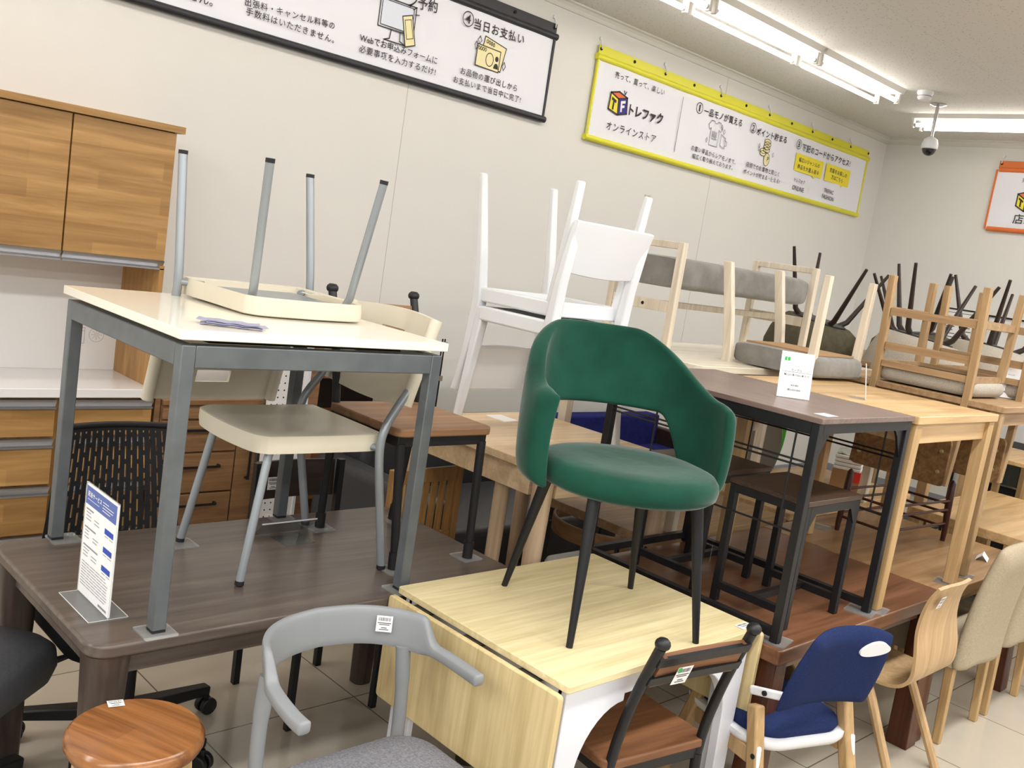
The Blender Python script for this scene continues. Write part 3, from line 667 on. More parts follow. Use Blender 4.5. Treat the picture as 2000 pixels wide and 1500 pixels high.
# ---- brown seat chairs with black steel tube frame and finials
def finial_chair(label, loc, rz, sw, tag_at=None):
    t = thing('steel_wood_chair', label, 'chair', loc, rz, 'steel and wood chairs with ball-topped posts')
    MB().prism(rrect(-.20, .20, -.21, .20, .035, 5), .425, .452).build('seat', sw, t, bev=.005)
    fr = MB()
    for s in (-1, 1): fr.box(-.175, .175, s*.18-.011, s*.18+.011, .39, .4245); fr.box(s*.175-.011, s*.175+.011, -.19, .19, .391, .4244)
    fr.build('seat_frame', 'black_steel', t, bev=.002)
    for s in (-1, 1):
        l = MB().tube([(s*.172, -.185, .40), (s*.158, -.214, .05), (s*.157, -.216, .008)], [.0155, .0135, .0135], 14).build('leg', 'black_steel', t)
        MB().tube([(s*.157, -.216, 0), (s*.158, -.214, .055)], .0175, 14).build('foot_cap', 'black_plastic', l)
        l = MB().tube([(s*.172, .185, .40), (s*.160, .212, .05), (s*.158, .214, .008)], [.0155, .0135, .0135], 14).build('leg', 'black_steel', t)
        MB().tube([(s*.158, .214, 0), (s*.160, .212, .055)], .0175, 14).build('foot_cap', 'black_plastic', l)
        p = MB().tube(spline([(s*.174, .183, .385), (s*.175, .195, .5), (s*.176, .235, .66), (s*.176, .29, .815)], 4), .0145, 14).build('back_post', 'black_steel', t)
        m = V((s*.176, .293, .82)); MB().lathe([(.002, .022), (.012, .021), (.019, .014), (.021, .006), (.019, -.002), (.0145, -.006), (.002, -.007)], 20, m).build('finial', 'black_plastic', p)
    sl = MB().slab(lambda u, v: V((-.16+.32*u, .243+.034*v-.006*sin(pi*u), .695+.095*v)), 8, 2, -.017).build('back_slat', sw, t, sm=0)
    for z, y in ((.772, .288), (.712, .266)): MB().bar((-.176, y, z), (.176, y, z), .012, .026, (0, .35, 1)).build('back_rail', 'black_steel', t)
    if tag_at: price_tag(t, *tag_at)
    return t
finial_chair('brown-seated chair with black ball-topped posts standing on the dark table end', (2.014, 2.49, DK+.004), 0, 'seat_wood')
for x, y in ((2.176, 2.285), (1.86, 2.272), (2.17, 2.70), (1.853, 2.70)): pad(x, y, DK)
finial_chair('brown-seated chair with black ball-topped posts drawn up to the drop-leaf table', (2.184, 1.572, 0), 172, 'seat_wood2',
             (V((.105, .311, .742)), V((-1, 0, 0)), V((0, .94, -.33)), .055, .06, True))

# ---- delivery sign in a clear T stand, and an empty clear L stand
t = thing('sign_stand', 'white delivery notice with blue header in a clear T-shaped stand', 'sign', (.948, 2.336, DK))
MB().prism(rrect(-.05, .05, -.105, .105, .005), 0, .003).build('stand_base', 'acrylic', t)
for s in (-1, 1):
    e = MB(); line3(e, [(-.049, -.104, .0032), (.049, -.104, .0032), (.049, .104, .0032), (-.049, .104, .0032)], .0022, (0, 0, 1), 0, True)
e.build('base_edge', 'acrylic_edge', t, sm=0)
MB().box(-.0022, .0022, -.104, .104, .003, .30).build('sleeve', 'acrylic', t)
e = MB(); line3(e, [(-.0028, -.104, .003), (-.0028, -.104, .30), (-.0028, .104, .30), (-.0028, .104, .003)], .0025, (-1, 0, 0), 0); e.build('sleeve_edge', 'acrylic_edge', t, sm=0)
pp = MB().box(-.0027, .0027, -.101, .101, .006, .296).build('notice_sheet', 'paper', t, sm=0)
NS = (-1, 0, 0); S_ = lambda u, v: V((-.0028, .101-.202*u, .296-.29*v))
b = MB(); poly3(b, [S_(0.01, .01), S_(.99, .01), S_(.99, .175), S_(.01, .175)], NS, .0004); b.build('header_band', 'ink_blue', pp, sm=0)
b = MB(); write(b, '配送サービス', S_(.07, .075), S_(.52, .075), NS, .02, .0008)
for k, (a0, a1) in enumerate(((.56, .74), (.56, .9), (.56, .88), (.56, .8))): line3(b, [S_(a0, .06+.025*k), S_(a1, .06+.025*k)], .0018, NS, .0008)
line3(b, [S_(.07, .125), S_(.45, .125)], .0012, NS, .0008); b.build('header_lettering', 'paper', pp, sm=0)
b = MB(); random.seed(3)
for blk in range(3):
    y0 = .215+blk*.165
    line3(b, [S_(.06, y0), S_(.28+.12*blk, y0)], .0042, NS, .0006)
    for r in range(3):
        for u in (.07, .34):
            if r or u < .3: line3(b, [S_(u, y0+.03+r*.03), S_(u+.12+.06*random.random(), y0+.03+r*.03)], .0022, NS, .0006)
    line3(b, [S_(.70, y0+.12), S_(.80, y0+.12)], .0018, NS, .0006); line3(b, [S_(.84, y0+.12), S_(.95, y0+.12)], .0018, NS, .0006)
for r in range(9):
    x = .06
    while x < .86: l = .06+.12*random.random(); line3(b, [S_(x, .70+r*.026), S_(min(x+l, .92), .70+r*.026)], .0020, NS, .0006); x += l+.03
line3(b, [S_(.70, .965), S_(.93, .965)], .006, NS, .0006)
b.build('printed_lines', 'ink_grey', pp, sm=0)
for blk in range(3): y0 = .265+blk*.165; poly3(MB(), [S_(.68, y0), S_(.95, y0), S_(.95, y0+.05), S_(.68, y0+.05)], NS, .0006).build('price_panel', 'ink_deepblue', pp, sm=0)
t = thing('display_stand', 'empty low clear L-shaped stand lying behind the cream chair legs', 'stand', (1.70, 2.62, DK), 1)
MB().box(-.055, .055, -.05, .05, .0004, .0024).build('stand_base', 'acrylic_dark', t)
MB().slab(lambda u, v: V(((u-.5)*.21, .075-.05*v, .004+.05*v)), 2, 2, .002).build('stand_back', 'acrylic_dark', t, sm=0)
MB().bar((-.105, .026, .055), (.105, .026, .055), .003, .004).build('stand_edge', 'acrylic_edge', t)

# ---- drop-leaf table with white legs
t = thing('drop_leaf_table', 'pale maple drop-leaf table with white shaped legs and hanging leaves', 'table', (2.176, 1.744, 0))
hx, hy = .437, .349
MB().prism(rrect(-hx, hx, -hy, hy, .008, 3), LF-.02, LF).build('tabletop', 'maple', t, bev=.002)
def leaf(s):
    x = s*(hx+.021); MB().prism(rrect(-hy, hy, LF-.335 if s < 0 else LF-.30, LF-.020, .012, 4), x-.009, x+.009, 'x').build('hanging_leaf', 'maple_y', t, bev=.003)
    for k, y in enumerate((-.22, .0, .22)): MB().box(s*(hx-.01)-.03, s*(hx-.01)+.022, y-.035, y+.035, LF-.026, LF-.0205).build('hinge_plate', 'black_steel', t)
leaf(-1); leaf(1)
for s in (-1, 1):          # each end: two flat legs curving into the apron
    y = s*(hy-.035)
    for e in (-1, 1):
        x0 = e*(hx-.02)
        pts = [(x0, 0), (x0, LF-.021)]
        inn = [(x0-e*.24, LF-.021), (x0-e*.24, LF-.085)]+[(x0-e*(.075+.165*(1-sin(a))), LF-.105-.19*(1-cos(a))) for a in [k*pi/2/10 for k in range(11)]]+[(x0-e*.055, 0)]
        MB().prism((pts+inn) if e > 0 else (pts+inn)[::-1], y-.016, y+.016, 'y').build('leg', 'white_metal', t, bev=.003)
        MB().box(min(x0, x0-e*.02), max(x0, x0-e*.02), min(y, y-s*.075), max(y, y-s*.075), 0, LF-.022).build('leg_flange', 'white_metal', t, bev=.002)
    MB().box(-hx+.26, hx-.26, y-.014, y+.014, LF-.085, LF-.0215).build('apron', 'white_metal', t, bev=.002)
for e in (-1, 1): MB().box(e*(hx-.06)-.012, e*(hx-.06)+.012, -hy+.09, hy-.09, LF-.08, LF-.025).build('apron', 'white_metal', t)
tt = MB(); a = atz(1466, 1226, LF); price_tag(t, V((a.x-2.176-.01, a.y-1.744+.015, LF)), (1, 0, 0), (0, 0, 1), .06, .035)

# ---- green velvet chair
t = thing('velvet_chair', 'green velvet tub chair with black legs standing on the drop-leaf table', 'chair', (2.19, 1.692, LF), -22)
def seat_ring(s, z, n=48): return [(.262*s*cos(a)*(1 if sin(a) > 0 else 1), -.012+(.245 if sin(a) > 0 else .262)*s*(abs(sin(a))**.86)*(1 if sin(a) > 0 else -1), z) for a in [2*pi*k/n for k in range(n)]]
rs = [seat_ring(.80, .398), seat_ring(.93, .400), seat_ring(.99, .412), seat_ring(1.005, .432), seat_ring(.99, .452), seat_ring(.95, .466), seat_ring(.86, .474), seat_ring(.6, .474), seat_ring(.3, .470), seat_ring(.05, .469)]
MB().rings(rs).build('seat_cushion', 'green_velvet', t, sm=60)
def sstep(x): x = max(0, min(1, x)); return x*x*(3-2*x)
TH = 100
def shell(u, v):
    th = (2*u-1)*TH; a = abs(th)
    top = .838-.170*sstep((a-26)/62)-.014*sstep((a-88)/12)
    bot = .405+.195*sstep((92-a)/26)-.0*a
    bot = .590-.195*sstep((a-46)/26)
    z = bot+(top-bot)*v
    lean = .075*sstep((z-.45)/.4)*(1-sstep((a-40)/70))
    R = .273+.012*sin(pi*v)
    x = R*sin(rad(th)); y = (.268+lean)*cos(rad(th)) if a < 90 else .262*cos(rad(th))*1.25
    return V((x, y-.012, z))
def shell_t(u, v):
    e = min(1, min(v, 1-v)*5); f = min(1, min(u, 1-u)*22)
    return -(.020+.030*math.sqrt(max(0, e*(2-e)))*math.sqrt(max(0, f*(2-f))))
sb = MB().slab(lambda u, v: shell(u, v), 72, 14, lambda u, v: shell_t(u, v))
sb.build('back_shell', 'green_velvet', t, sm=80, sub=1)
for s in (0, 1):
    e = [shell(s, v/14)+V((0, .012 if s else .012, 0)) for v in range(15)]
for s in (-1, 1):
    u = .5+s*.47; pts = [shell(u, v/20)*1.0 for v in range(2, 20)]; ctr = V((0, 0, 0))
    MB().tube([p+V((p.x*.012/.27, p.y*.012/.27, 0)) for p in pts], .0035, 8).build('piping', mat('green_piping', '#17503c', .8) if s < 0 else D.materials['green_piping'], t)
for x, y, fx, fy in ((-.16, .15, -.225, .215), (-.165, -.15, -.205, -.225), (.165, -.15, .205, -.212), (.16, .15, .215, .20)):
    MB().tube([(x, y, .405), (x+(fx-x)*.2, y+(fy-y)*.2, .33), (fx, fy, .0)], [.0185, .0175, .0095], 16).build('leg', 'black_steel', t)
price_tag(t, V((.2045, -.203, .265)), (0, 0, 1), (.8, -.6, 0), .05, .014)
MB().box(-.15, .15, -.15, .15, .385, .3975).build('under_plate', 'black_plastic', t)

# ---- grey horseshoe-back chair, front centre
t = thing('armchair', 'grey wooden horseshoe-back chair with grey felt seat in the foreground', 'chair', (1.372, 1.575, 0))
half = spline([(0, .372, 0), (.09, .356, 0), (.165, .315, 0), (.215, .25, 0), (.242, .16, 0), (.252, .07, 0), (.252, .012, 0)], 8)
path = [V((-p.x, p.y, 0)) for p in half[::-1]][:-1]+half; n_ = len(path); rs = []
cum = [0]
for a, b in zip(path, path[1:]): cum.append(cum[-1]+(b-a).length)
for i, p in enumerate(path):
    s = abs(cum[i]/cum[-1]-.5)*cum[-1]          # distance from the middle
    k = sstep((s-.285)/.055); hh = .050*(1-k)+.0155*k; ht = .0115*(1-k)+.0165*k; zc = .715-.028*k-.012*sstep((s-.3)/.2)
    d = (path[min(i+1, n_-1)]-path[max(i-1, 0)]).normalized(); o = V((d.y, -d.x, 0)); lean = .16*(1-k)
    r = []
    for j in range(16):
        a = 2*pi*j/16; ca, sa = cos(a), sin(a); e = .55
        cx = abs(ca)**e*(1 if ca > 0 else -1)*ht; cz = abs(sa)**e*(1 if sa > 0 else -1)*hh
        r.append(p+o*(cx-lean*cz)+V((0, 0, zc+cz)))
    if i in (0, n_-1): r = [p+(q-p)*.72+V((0, 0, (p.z+zc-q.z)*.0)) if False else V((p.x+(q.x-p.x)*.7, p.y+(q.y-p.y)*.7, zc+(q.z-zc)*.7)) for q in r]
    rs.append(r)
br = MB().rings(rs).build('back_rail', 'grey_paint', t, sm=50)
price_tag(t, V((.155, .298, .728)), V((.80, -.58, 0)), V((-.55, -.78, .16)), .042, .042)
sq = [(x, y) for x, y in rrect(-.235, .235, -.25, .215, .10, 8)]
MB().rings([[(x*s, (y+.015)*s-.015, z) for x, y in sq] for s, z in ((.90, .415), (.985, .42), (1.0, .435), (.985, .452), (.93, .462), (.7, .468), (.3, .470), (.05, .470))]).build('seat_cushion', 'grey_felt', t, sm=60)
sf = MB().box(-.20, .20, -.205, .17, .36, .414).build('seat_frame', 'grey_paint', t, bev=.01)
for s in (-1, 1):
    MB().tube(spline([(s*.196, .235, 0), (s*.204, .243, .2), (s*.212, .249, .42), (s*.210, .256, .56), (s*.20, .262, .675)], 5), [.0135]*6+[.018]*10+[.020]*5, 16).build('leg', 'grey_paint', t)
    MB().tube([(s*.215, -.215, 0), (s*.20, -.19, .40)], [.013, .020], 16).build('leg', 'grey_paint', t)

# ---- round stool, front left
t = thing('round_stool', 'low round stool with a glossy striped wooden seat in the foreground', 'stool', (.90, 1.915, 0), 24)
MB().lathe([(.002, .525), (.125, .525), (.142, .532), (.149, .545), (.149, .556), (.145, .565), (.138, .5705), (.06, .572), (.002, .572)], 56).build('seat', 'stool_wood', t, sm=35)
for k in range(4):
    a = pi/4+k*pi/2; MB().bar((.105*cos(a), .105*sin(a), .5245), (.15*cos(a), .15*sin(a), 0), .036, .036, (cos(a), sin(a), 0), .028, .028).build('leg', 'oak_z', t, bev=.003)
for z, r in ((.22, .13),):
    for k in range(2):
        a = pi/4+k*pi/2; MB().bar((r*cos(a), r*sin(a), z+.03*k), (-r*cos(a), -r*sin(a), z+.03*k), .018, .03).build('stretcher', 'oak_z', t)
price_tag(t, V((.052, .112, .5715)), (.80, -.6, 0), (0, 0, 1), .036, .030)

# ---- black office chair behind the dark table
t = thing('office_chair', 'black office chair with a slotted plastic back behind the dark brown table', 'office chair', (1.265, 2.80, -.0))
def ob(u, v): w = .245+(.185-.245)*v; x = (2*u-1)*w; return V((x+.03-.0*v, .265+.035*v+.05*(v-.5)**2-.075*(1-(2*u-1)**2)*-1*.55,   .46+.505*v))
NCOL = 19; US = [0]
for k in range(NCOL): US += [US[-1]+.68, US[-1]+1.0]
US.append(US[-1]+.68); US = [q/US[-1] for q in US]
nu, nv = len(US)-1, 66; vs = []; fs = []; mb = MB()
def solid(i, j):
    if i < 2 or i > nu-3 or j < 2 or j > nv-4: return True
    if i % 2 == 0: return True
    col = i//2; return (j+(0 if col % 2 else 4)) % 8 in (0, 1)
for side in (0, 1):
    for i in range(nu+1):
        for j in range(nv+1):
            q = ob(US[i], j/nv); q.y += .007*side
            if i in (0, nu) or j in (0, nv): q.y += (.003 if side == 0 else -.003)
            vs.append(tuple(q))
N = (nu+1)*(nv+1); ix = lambda s, i, j: s*N+i*(nv+1)+j
for i in range(nu):
    for j in range(nv):
        if not solid(i, j): continue
        for s in (0, 1): fs.append((ix(s, i, j), ix(s, i+1, j), ix(s, i+1, j+1), ix(s, i, j+1)))
        for a, b, ni, nj in (((i, j), (i+1, j), i, j-1), ((i, j+1), (i+1, j+1), i, j+1), ((i, j), (i, j+1), i-1, j), ((i+1, j), (i+1, j+1), i+1, j)):
            if not (0 <= ni < nu and 0 <= nj < nv) or not solid(ni, nj): fs.append((ix(0, *a), ix(0, *b), ix(1, *b), ix(1, *a)))
mb.add(vs, fs).build('backrest', 'black_mesh', t, sm=40)
MB().tube([ob(k/12, .992)+V((0, .004, 0)) for k in range(13)], .011, 10).build('top_edge', 'black_mesh', t)
sq = rrect(-.26, .24, -.26, .23, .11, 8)
MB().rings([[(x*s-.01, y*s, z) for x, y in sq] for s, z in ((.80, .395), (.93, .40), (1.0, .43), (.985, .46), (.93, .475), (.5, .482), (.05, .482))]).build('seat_cushion', 'black_fabric', t, sm=60)
MB().prism(rrect(-.12, .14, -.15, .16, .03), .33, .396).build('tilt_mechanism', 'black_plastic', t, bev=.01)
MB().tube([(-.10, -.05, .365), (-.19, -.06, .36), (-.27, -.07, .352)], [.008, .006, .012], 10).build('lever', 'black_plastic', t)
MB().bar((.03, .14, .36), (.03, .31, .50), .07, .02, (0, 1, 0)).build('back_bracket', 'black_plastic', t, bev=.004)
MB().lathe([(.03, .335), (.03, .12), (.045, .115), (.045, .07), (.002, .07)], 20).build('gas_post', 'black_plastic', t)
for k in range(5):
    a = rad(8+72*k); e = V((cos(a), sin(a), 0)); arm = MB().bar(e*.03+V((0, 0, .105)), e*.315+V((0, 0, .088)), .055, .05, (0, 0, 1), .040, .032).build('base_arm', 'black_plastic', t, bev=.006)
    o = e*.315; s_ = V((-e.y, e.x, 0)); MB().tube([o+V((0, 0, .075)), o+V((0, 0, .04))], .009, 10).build('caster_stem', 'black_plastic', arm)
    for s in (-1, 1): MB().tube([o+s_*(s*.007)+V((0, 0, .030)), o+s_*(s*.026)+V((0, 0, .030))], .030, 20).build('caster_wheel', 'black_plastic', arm, bev=.004)
# second office chair at the left edge
t = thing('leather_office_chair', 'black leather office chair cut off by the left photo edge', 'office chair', (.64, 2.58, 0), 40)
MB().rings([[(x*s, y*s, z) for x, y in rrect(-.25, .25, -.25, .25, .10, 8)] for s, z in ((.80, .40), (.95, .41), (1.0, .45), (.98, .49), (.9, .51), (.5, .52), (.05, .52))]).build('seat_cushion', 'sofa_leather', t, sm=60)
MB().prism(rrect(-.15, .15, -.15, .15, .03), .33, .402).build('tilt_mechanism', 'black_plastic', t, bev=.01)
MB().lathe([(.03, .335), (.03, .12), (.05, .115), (.05, .06), (.002, .06)], 20).build('gas_post', 'black_plastic', t)
for k in range(5):
    a = rad(-20+72*k); e = V((cos(a), sin(a), 0)); arm = MB().bar(e*.03+V((0, 0, .10)), e*.30+V((0, 0, .088)), .06, .055, (0, 0, 1), .042, .034).build('base_arm', 'black_plastic', t, bev=.006)
    o = e*.30; s_ = V((-e.y, e.x, 0))
    for s in (-1, 1): MB().tube([o+s_*(s*.007)+V((0, 0, .030)), o+s_*(s*.026)+V((0, 0, .030))], .030, 20).build('caster_wheel', 'black_plastic', arm, bev=.004)

# ---- dark wooden chair and slat-back chair behind the tables
t = thing('dining_chair', 'dark brown wooden chair with thin black legs behind the dark table', 'chair', (1.945, 2.80, 0))
MB().box(-.205, .205, -.21, .17, .425, .45).build('seat', 'espresso', t, bev=.004)
MB().slab(lambda u, v: V((-.165+.33*u, .215+.012*v+.015*sin(pi*u), .70+.14*v)), 8, 2, -.018).build('back_panel', 'espresso', t, sm=0)
for s in (-1, 1):
    MB().bar((s*.178, .19, .0), (s*.178, .205, .845), .024, .024).build('back_post', 'black_steel', t); MB().bar((s*.178, -.19, 0), (s*.178, -.19, .4245), .022, .022).build('leg', 'black_steel', t)
    MB().bar((s*.178, -.179, .40), (s*.178, .185, .40), .02, .03).build('side_rail', 'black_steel', t)
price_tag(t, V((-.11, .205, .765)), (1, 0, 0), (0, -1, 0), .045, .048)
t = thing('slat_back_chair', 'honey-coloured wooden chair with a vertical slat back beside the dark table', 'chair', (2.555, 2.785, 0), 4)
MB().box(-.20, .20, -.20, .17, .41, .435).build('seat', 'slat_wood', t, bev=.004)
for s in (-1, 1):
    MB().bar((s*.185, .175, 0), (s*.185, .19, .80), .032, .03).build('back_post', 'slat_wood', t, bev=.003); MB().bar((s*.18, -.18, 0), (s*.18, -.18, .4095), .032, .032).build('leg', 'slat_wood', t, bev=.003)
MB().box(-.168, .168, .178, .2, .735, .795).build('top_rail', 'slat_wood', t, bev=.003); MB().box(-.168, .168, .175, .197, .475, .51).build('lower_rail', 'slat_wood', t, bev=.003)
for k in range(7): MB().bar((-.144+k*.048, .186, .509), (-.144+k*.048, .188, .737), .026, .014, (0, 1, 0)).build('back_slat', 'slat_wood', t)

# ---- pale counter-height table with the two white chairs
t = thing('counter_table', 'tall pale birch table behind the green chair carrying two white chairs', 'table', (2.865, 2.675, 0))
hx, hy, zt = .40, .43, 1.0
MB().prism(rrect(-hx, hx, -hy, hy, .01, 3), zt-.032, zt).build('tabletop', 'birch', t, bev=.003)
for s in (-1, 1):
    MB().box(s*(hx-.03)-.011, s*(hx-.03)+.011, -hy+.09, hy-.09, zt-.125, zt-.033).build('apron', 'birch', t); MB().box(-hx+.09, hx-.09, s*(hy-.03)-.011, s*(hy-.03)+.011, zt-.125, zt-.033).build('apron', 'birch', t)
    for e in (-1, 1): MB().tube([(s*(hx-.05), e*(hy-.05), zt-.034), (s*(hx-.04), e*(hy-.04), 0)], [.04, .026], 20).build('leg', 'birch_z', t)
MB().tube([(-hx+.06, -.165, zt-.034), (-hx+.06, -.165, 0)], [.032, .024], 18).build('centre_leg', 'birch_z', t)
def white_chair(label, loc, rot):
    t = thing('white_plastic_chair', label, 'chair', loc, rot=rot, group='white plastic chairs')
    MB().slab(lambda u, v: V((-.195+.39*u, -.205+.39*v, .452-.016*sin(pi*u)*sin(pi*v))), 14, 14, -.02).build('seat', 'white_plastic', t, sm=60)
    for s in (-1, 1):
        MB().bar((s*.192, -.20, .425), (s*.192, .185, .425), .034, .058).build('side_rail', 'white_plastic', t, bev=.008)
        MB().bar((s*.185, -.195, .45), (s*.198, -.255, -.05), .044, .042, (0, 1, 0), .032, .026).build('leg', 'white_plastic', t, bev=.007)
        MB().rings([[(s*x+a*w, y+b*h, z) for a, b in ((-.5, -.5), (.5, -.5), (.5, .5), (-.5, .5))] for x, y, z, w, h in ((.205, .272, -.05, .030, .026), (.198, .215, .28, .040, .034), (.196, .195, .45, .046, .044), (.198, .21, .6, .044, .036), (.20, .25, .82, .040, .026), (.20, .252, .832, .030, .018))]).build('leg', 'white_plastic', t, bev=.006)
    for y in (-.195, .185): MB().bar((-.19, y, .425), (.19, y, .425), .034, .056).build('cross_rail', 'white_plastic', t, bev=.006)
    MB().slab(lambda u, v: V((-.218+.436*u, .200+.055*v+.022*sin(pi*u), .645+.187*v-.012*sin(pi*u)*(1-v))), 14, 6, -.016).build('backrest', 'white_plastic', t, bev=.004)
    return t
wc = white_chair('white plastic chair standing upright on the pale birch table, its back to us', (2.77, 2.63, 1.05), (0, 0, pi))
price_tag(wc, V((.12, .256, .785)), (-1, 0, 0), (0, 1, -.1), .06, .055)
white_chair('white plastic chair turned upside down on the upright white chair', (2.785, 2.67, 1.518+.4545), (0, pi, 0))
tag(MB().box(-.045, .045, -.06, .06, 0, .004).build('paper_card', 'paper', None, sm=0), 'white card lying on the pale birch table beside the green chair', 'card').location = (2.93, 2.98, 1.0)

# ---- walnut tables along the right
def block_table(label, x0, x1, y0, y1, z, top, leg, th=.05, lw=.085, loc_inset=.01, nm='dining_table'):
    t = thing(nm, label, 'table', ((x0+x1)/2, (y0+y1)/2, 0)); hx, hy = (x1-x0)/2, (y1-y0)/2
    MB().prism(rrect(-hx, hx, -hy, hy, .012, 3), z-th, z).build('tabletop', top, t, bev=.004)
    for s in (-1, 1):
        for e in (-1, 1):
            cx, cy = s*(hx-lw/2-loc_inset), e*(hy-lw/2-loc_inset)
            MB().bar((cx, cy, z-th-.0005), (cx+s*.02, cy+e*.01, 0), lw*.85, lw*.85, (0, 1, 0), lw*1.05, lw*1.05).build('leg', leg, t, bev=.004)
        MB().box(-hx+lw+.02, hx-lw-.02, s*(hy-.07)-.012, s*(hy-.07)+.012, z-th-.06, z-th-.0005).build('apron', top, t)
    return t
block_table('heavy walnut table under the black shelf desk, right of the drop-leaf table', 2.652, 3.935, 1.335, 2.185, WN, 'walnut', 'walnut_z')
block_table('lighter brown wooden table right of the walnut one, behind the beige chairs', 3.945, 5.02, 1.345, 2.20, WN, 'walnut_b', 'walnut_z')
block_table('pale oak table at the right photo edge', 5.10, 6.3, 1.20, 2.03, .72, 'oak', 'oak_mid_z', .05, .07)
block_table('natural oak table tucked behind the walnut table', 3.17, 4.25, 2.245, 2.92, WN, 'oak_mid', 'espresso', .04, .06)
block_table('oak table holding the carton behind the lighter brown table', 4.33, 5.75, 2.28, 2.95, WN, 'oak', 'oak_mid_z', .04, .06)

# ---- black steel desk with brown top, and its two stools
t = thing('shelf_desk', 'black steel frame desk with brown top and wire side grids on walnut table', 'desk', (3.005, 1.785, WN))
hx, hy, zt = .325, .415, .727; lw = .028
MB().box(-hx-.004, hx+.004, -hy-.006, hy+.006, zt-.018, zt).build('desktop', 'desk_brown', t, bev=.002)
for s in (-1, 1):
    for e in (-1, 1): MB().box(s*(hx-lw/2)-lw/2, s*(hx-lw/2)+lw/2, e*(hy-lw/2)-lw/2, e*(hy-lw/2)+lw/2, .004, zt-.0185).build('leg', 'black_steel', t, bev=.002); MB().lathe([(.002, 0), (.016, 0), (.016, .006), (.002, .006)], 16, (s*(hx-lw/2), e*(hy-lw/2), 0)).build('foot_cap', 'black_plastic', t)
    MB().box(s*(hx-lw/2)-lw/2, s*(hx-lw/2)+lw/2, -hy+lw, hy-lw, zt-.054, zt-.0185).build('side_rail', 'black_steel', t); MB().box(s*(hx-lw/2)-lw/2, s*(hx-lw/2)+lw/2, -hy+lw, hy-lw, .020, .046).build('side_rail', 'black_steel', t)
    MB().box(-hx+lw, hx-lw, s*(hy-lw/2)-lw/2, s*(hy-lw/2)+lw/2, zt-.05, zt-.0185).build('cross_rail', 'black_steel', t)
    g = MB(); x = s*(hx-lw/2)
    for z in (.672, .582, .567, .36): g.tube([(x, -hy+lw, z), (x, hy-lw, z)], .0035, 8)
    for y in (-.337, -.07, .195): g.tube([(x+.004*s, y, .36), (x+.004*s, y, zt-.054)], .0035, 8)
    g.build('wire_grid', 'black_steel', t)
    for e in (-1, 1): MB().prism([(s*(hx-lw), zt-.05), (s*(hx-lw-.07), zt-.05), (s*(hx-lw-.045), zt-.075), (s*(hx-lw), zt-.15)][::s], e*(hy-lw/2)-.004, e*(hy-lw/2)+.004, 'y').build('gusset', 'black_steel', t)
MB().box(-hx+lw, hx-lw, hy-lw, hy-.004, .02, .046).build('cross_rail', 'black_steel', t)
tb = MB(); poly3(tb, [(-.26, -.40, zt), (-.19, -.40, zt), (-.19, -.35, zt), (-.26, -.35, zt)], (0, 0, 1), .0008); tb.build('price_sticker', 'paper', t, sm=0)
def desk_stool(label, x, y):
    t = thing('stool', label, 'stool', (x, y, WN), 0, 'brown topped black stools')
    MB().box(-.185, .185, -.15, .15, .418, .436).build('seat', 'desk_brown2', t, bev=.002)
    for s in (-1, 1):
        for e in (-1, 1): MB().box(s*.17-.0125, s*.17+.0125, e*.135-.0125, e*.135+.0125, 0, .4175).build('leg', 'black_steel', t, bev=.002)
        MB().box(-.1575, .1575, s*.135-.0125, s*.135+.0125, .39, .4174).build('seat_rail', 'black_steel', t); MB().box(s*.17-.0125, s*.17+.0125, -.1225, .1225, .39, .4174).build('seat_rail', 'black_steel', t)
        MB().box(s*.17-.0115, s*.17+.0115, -.1225, .1225, .045, .07).build('stretcher', 'black_steel', t)
        MB().prism([(s*.1575, .39), (s*.12, .39), (s*.1575, .335)][::s], -.1475, -.14, 'y').build('gusset', 'black_steel', t)
    MB().box(-.158, .158, -.0115, .0115, .046, .069).build('stretcher', 'black_steel', t)
    return t
desk_stool('brown-topped black stool tucked under the shelf desk, nearest us', 3.005, 1.575)
desk_stool('brown-topped black stool under the shelf desk, behind the nearer stool', 3.005, 1.935)
for x, y, s in ((2.715, 1.40, .05), (3.31, 1.40, .05)): pad(x, y, WN, None, s, 12)

# ---- oak table beside it, and the natural oak table further right
def post_table(label, x0, x1, y0, y1, z0, z1, top, leg, lw, th=.03, ap=.075, name='dining_table', rnd=.006):
    t = thing(name, label, 'table', ((x0+x1)/2, (y0+y1)/2, z0)); hx, hy, z = (x1-x0)/2, (y1-y0)/2, z1-z0
    MB().prism(rrect(-hx, hx, -hy, hy, rnd, 4), z-th, z).build('tabletop', top, t, bev=.003)
    for s in (-1, 1):
        for e in (-1, 1): MB().bar((s*(hx-lw/2-.008), e*(hy-lw/2-.008), z-th-.0005), (s*(hx-lw/2-.008), e*(hy-lw/2-.008), 0), lw, lw, (0, 1, 0), lw*.86, lw*.86).build('leg', leg, t, bev=.003)
        MB().box(-hx+lw+.01, hx-lw-.01, s*(hy-.035)-.011, s*(hy-.035)+.011, z-th-ap, z-th-.0005).build('apron', top, t); MB().box(s*(hx-.035)-.011, s*(hx-.035)+.011, -hy+lw+.01, hy-lw-.01, z-th-ap, z-th-.0005).build('apron', top, t)
    return t
post_table('square oak table standing on the walnut table, right of the shelf desk', 3.352, 4.115, 1.355, 2.085, WN+.004, 1.387, 'oak', 'oak_z', .052)
post_table('natural oak table on the lighter brown table, carrying the upside-down cushioned chairs', 4.245, 5.25, 1.385, 2.23, WN+.004, 1.41, 'oak_mid', 'oak_mid_z', .048, .028, .06)
for x, y in ((3.385, 1.39), (4.08, 1.395), (4.28, 1.42), (4.275, 2.09)): pad(x, y, WN, None, .05, 10)
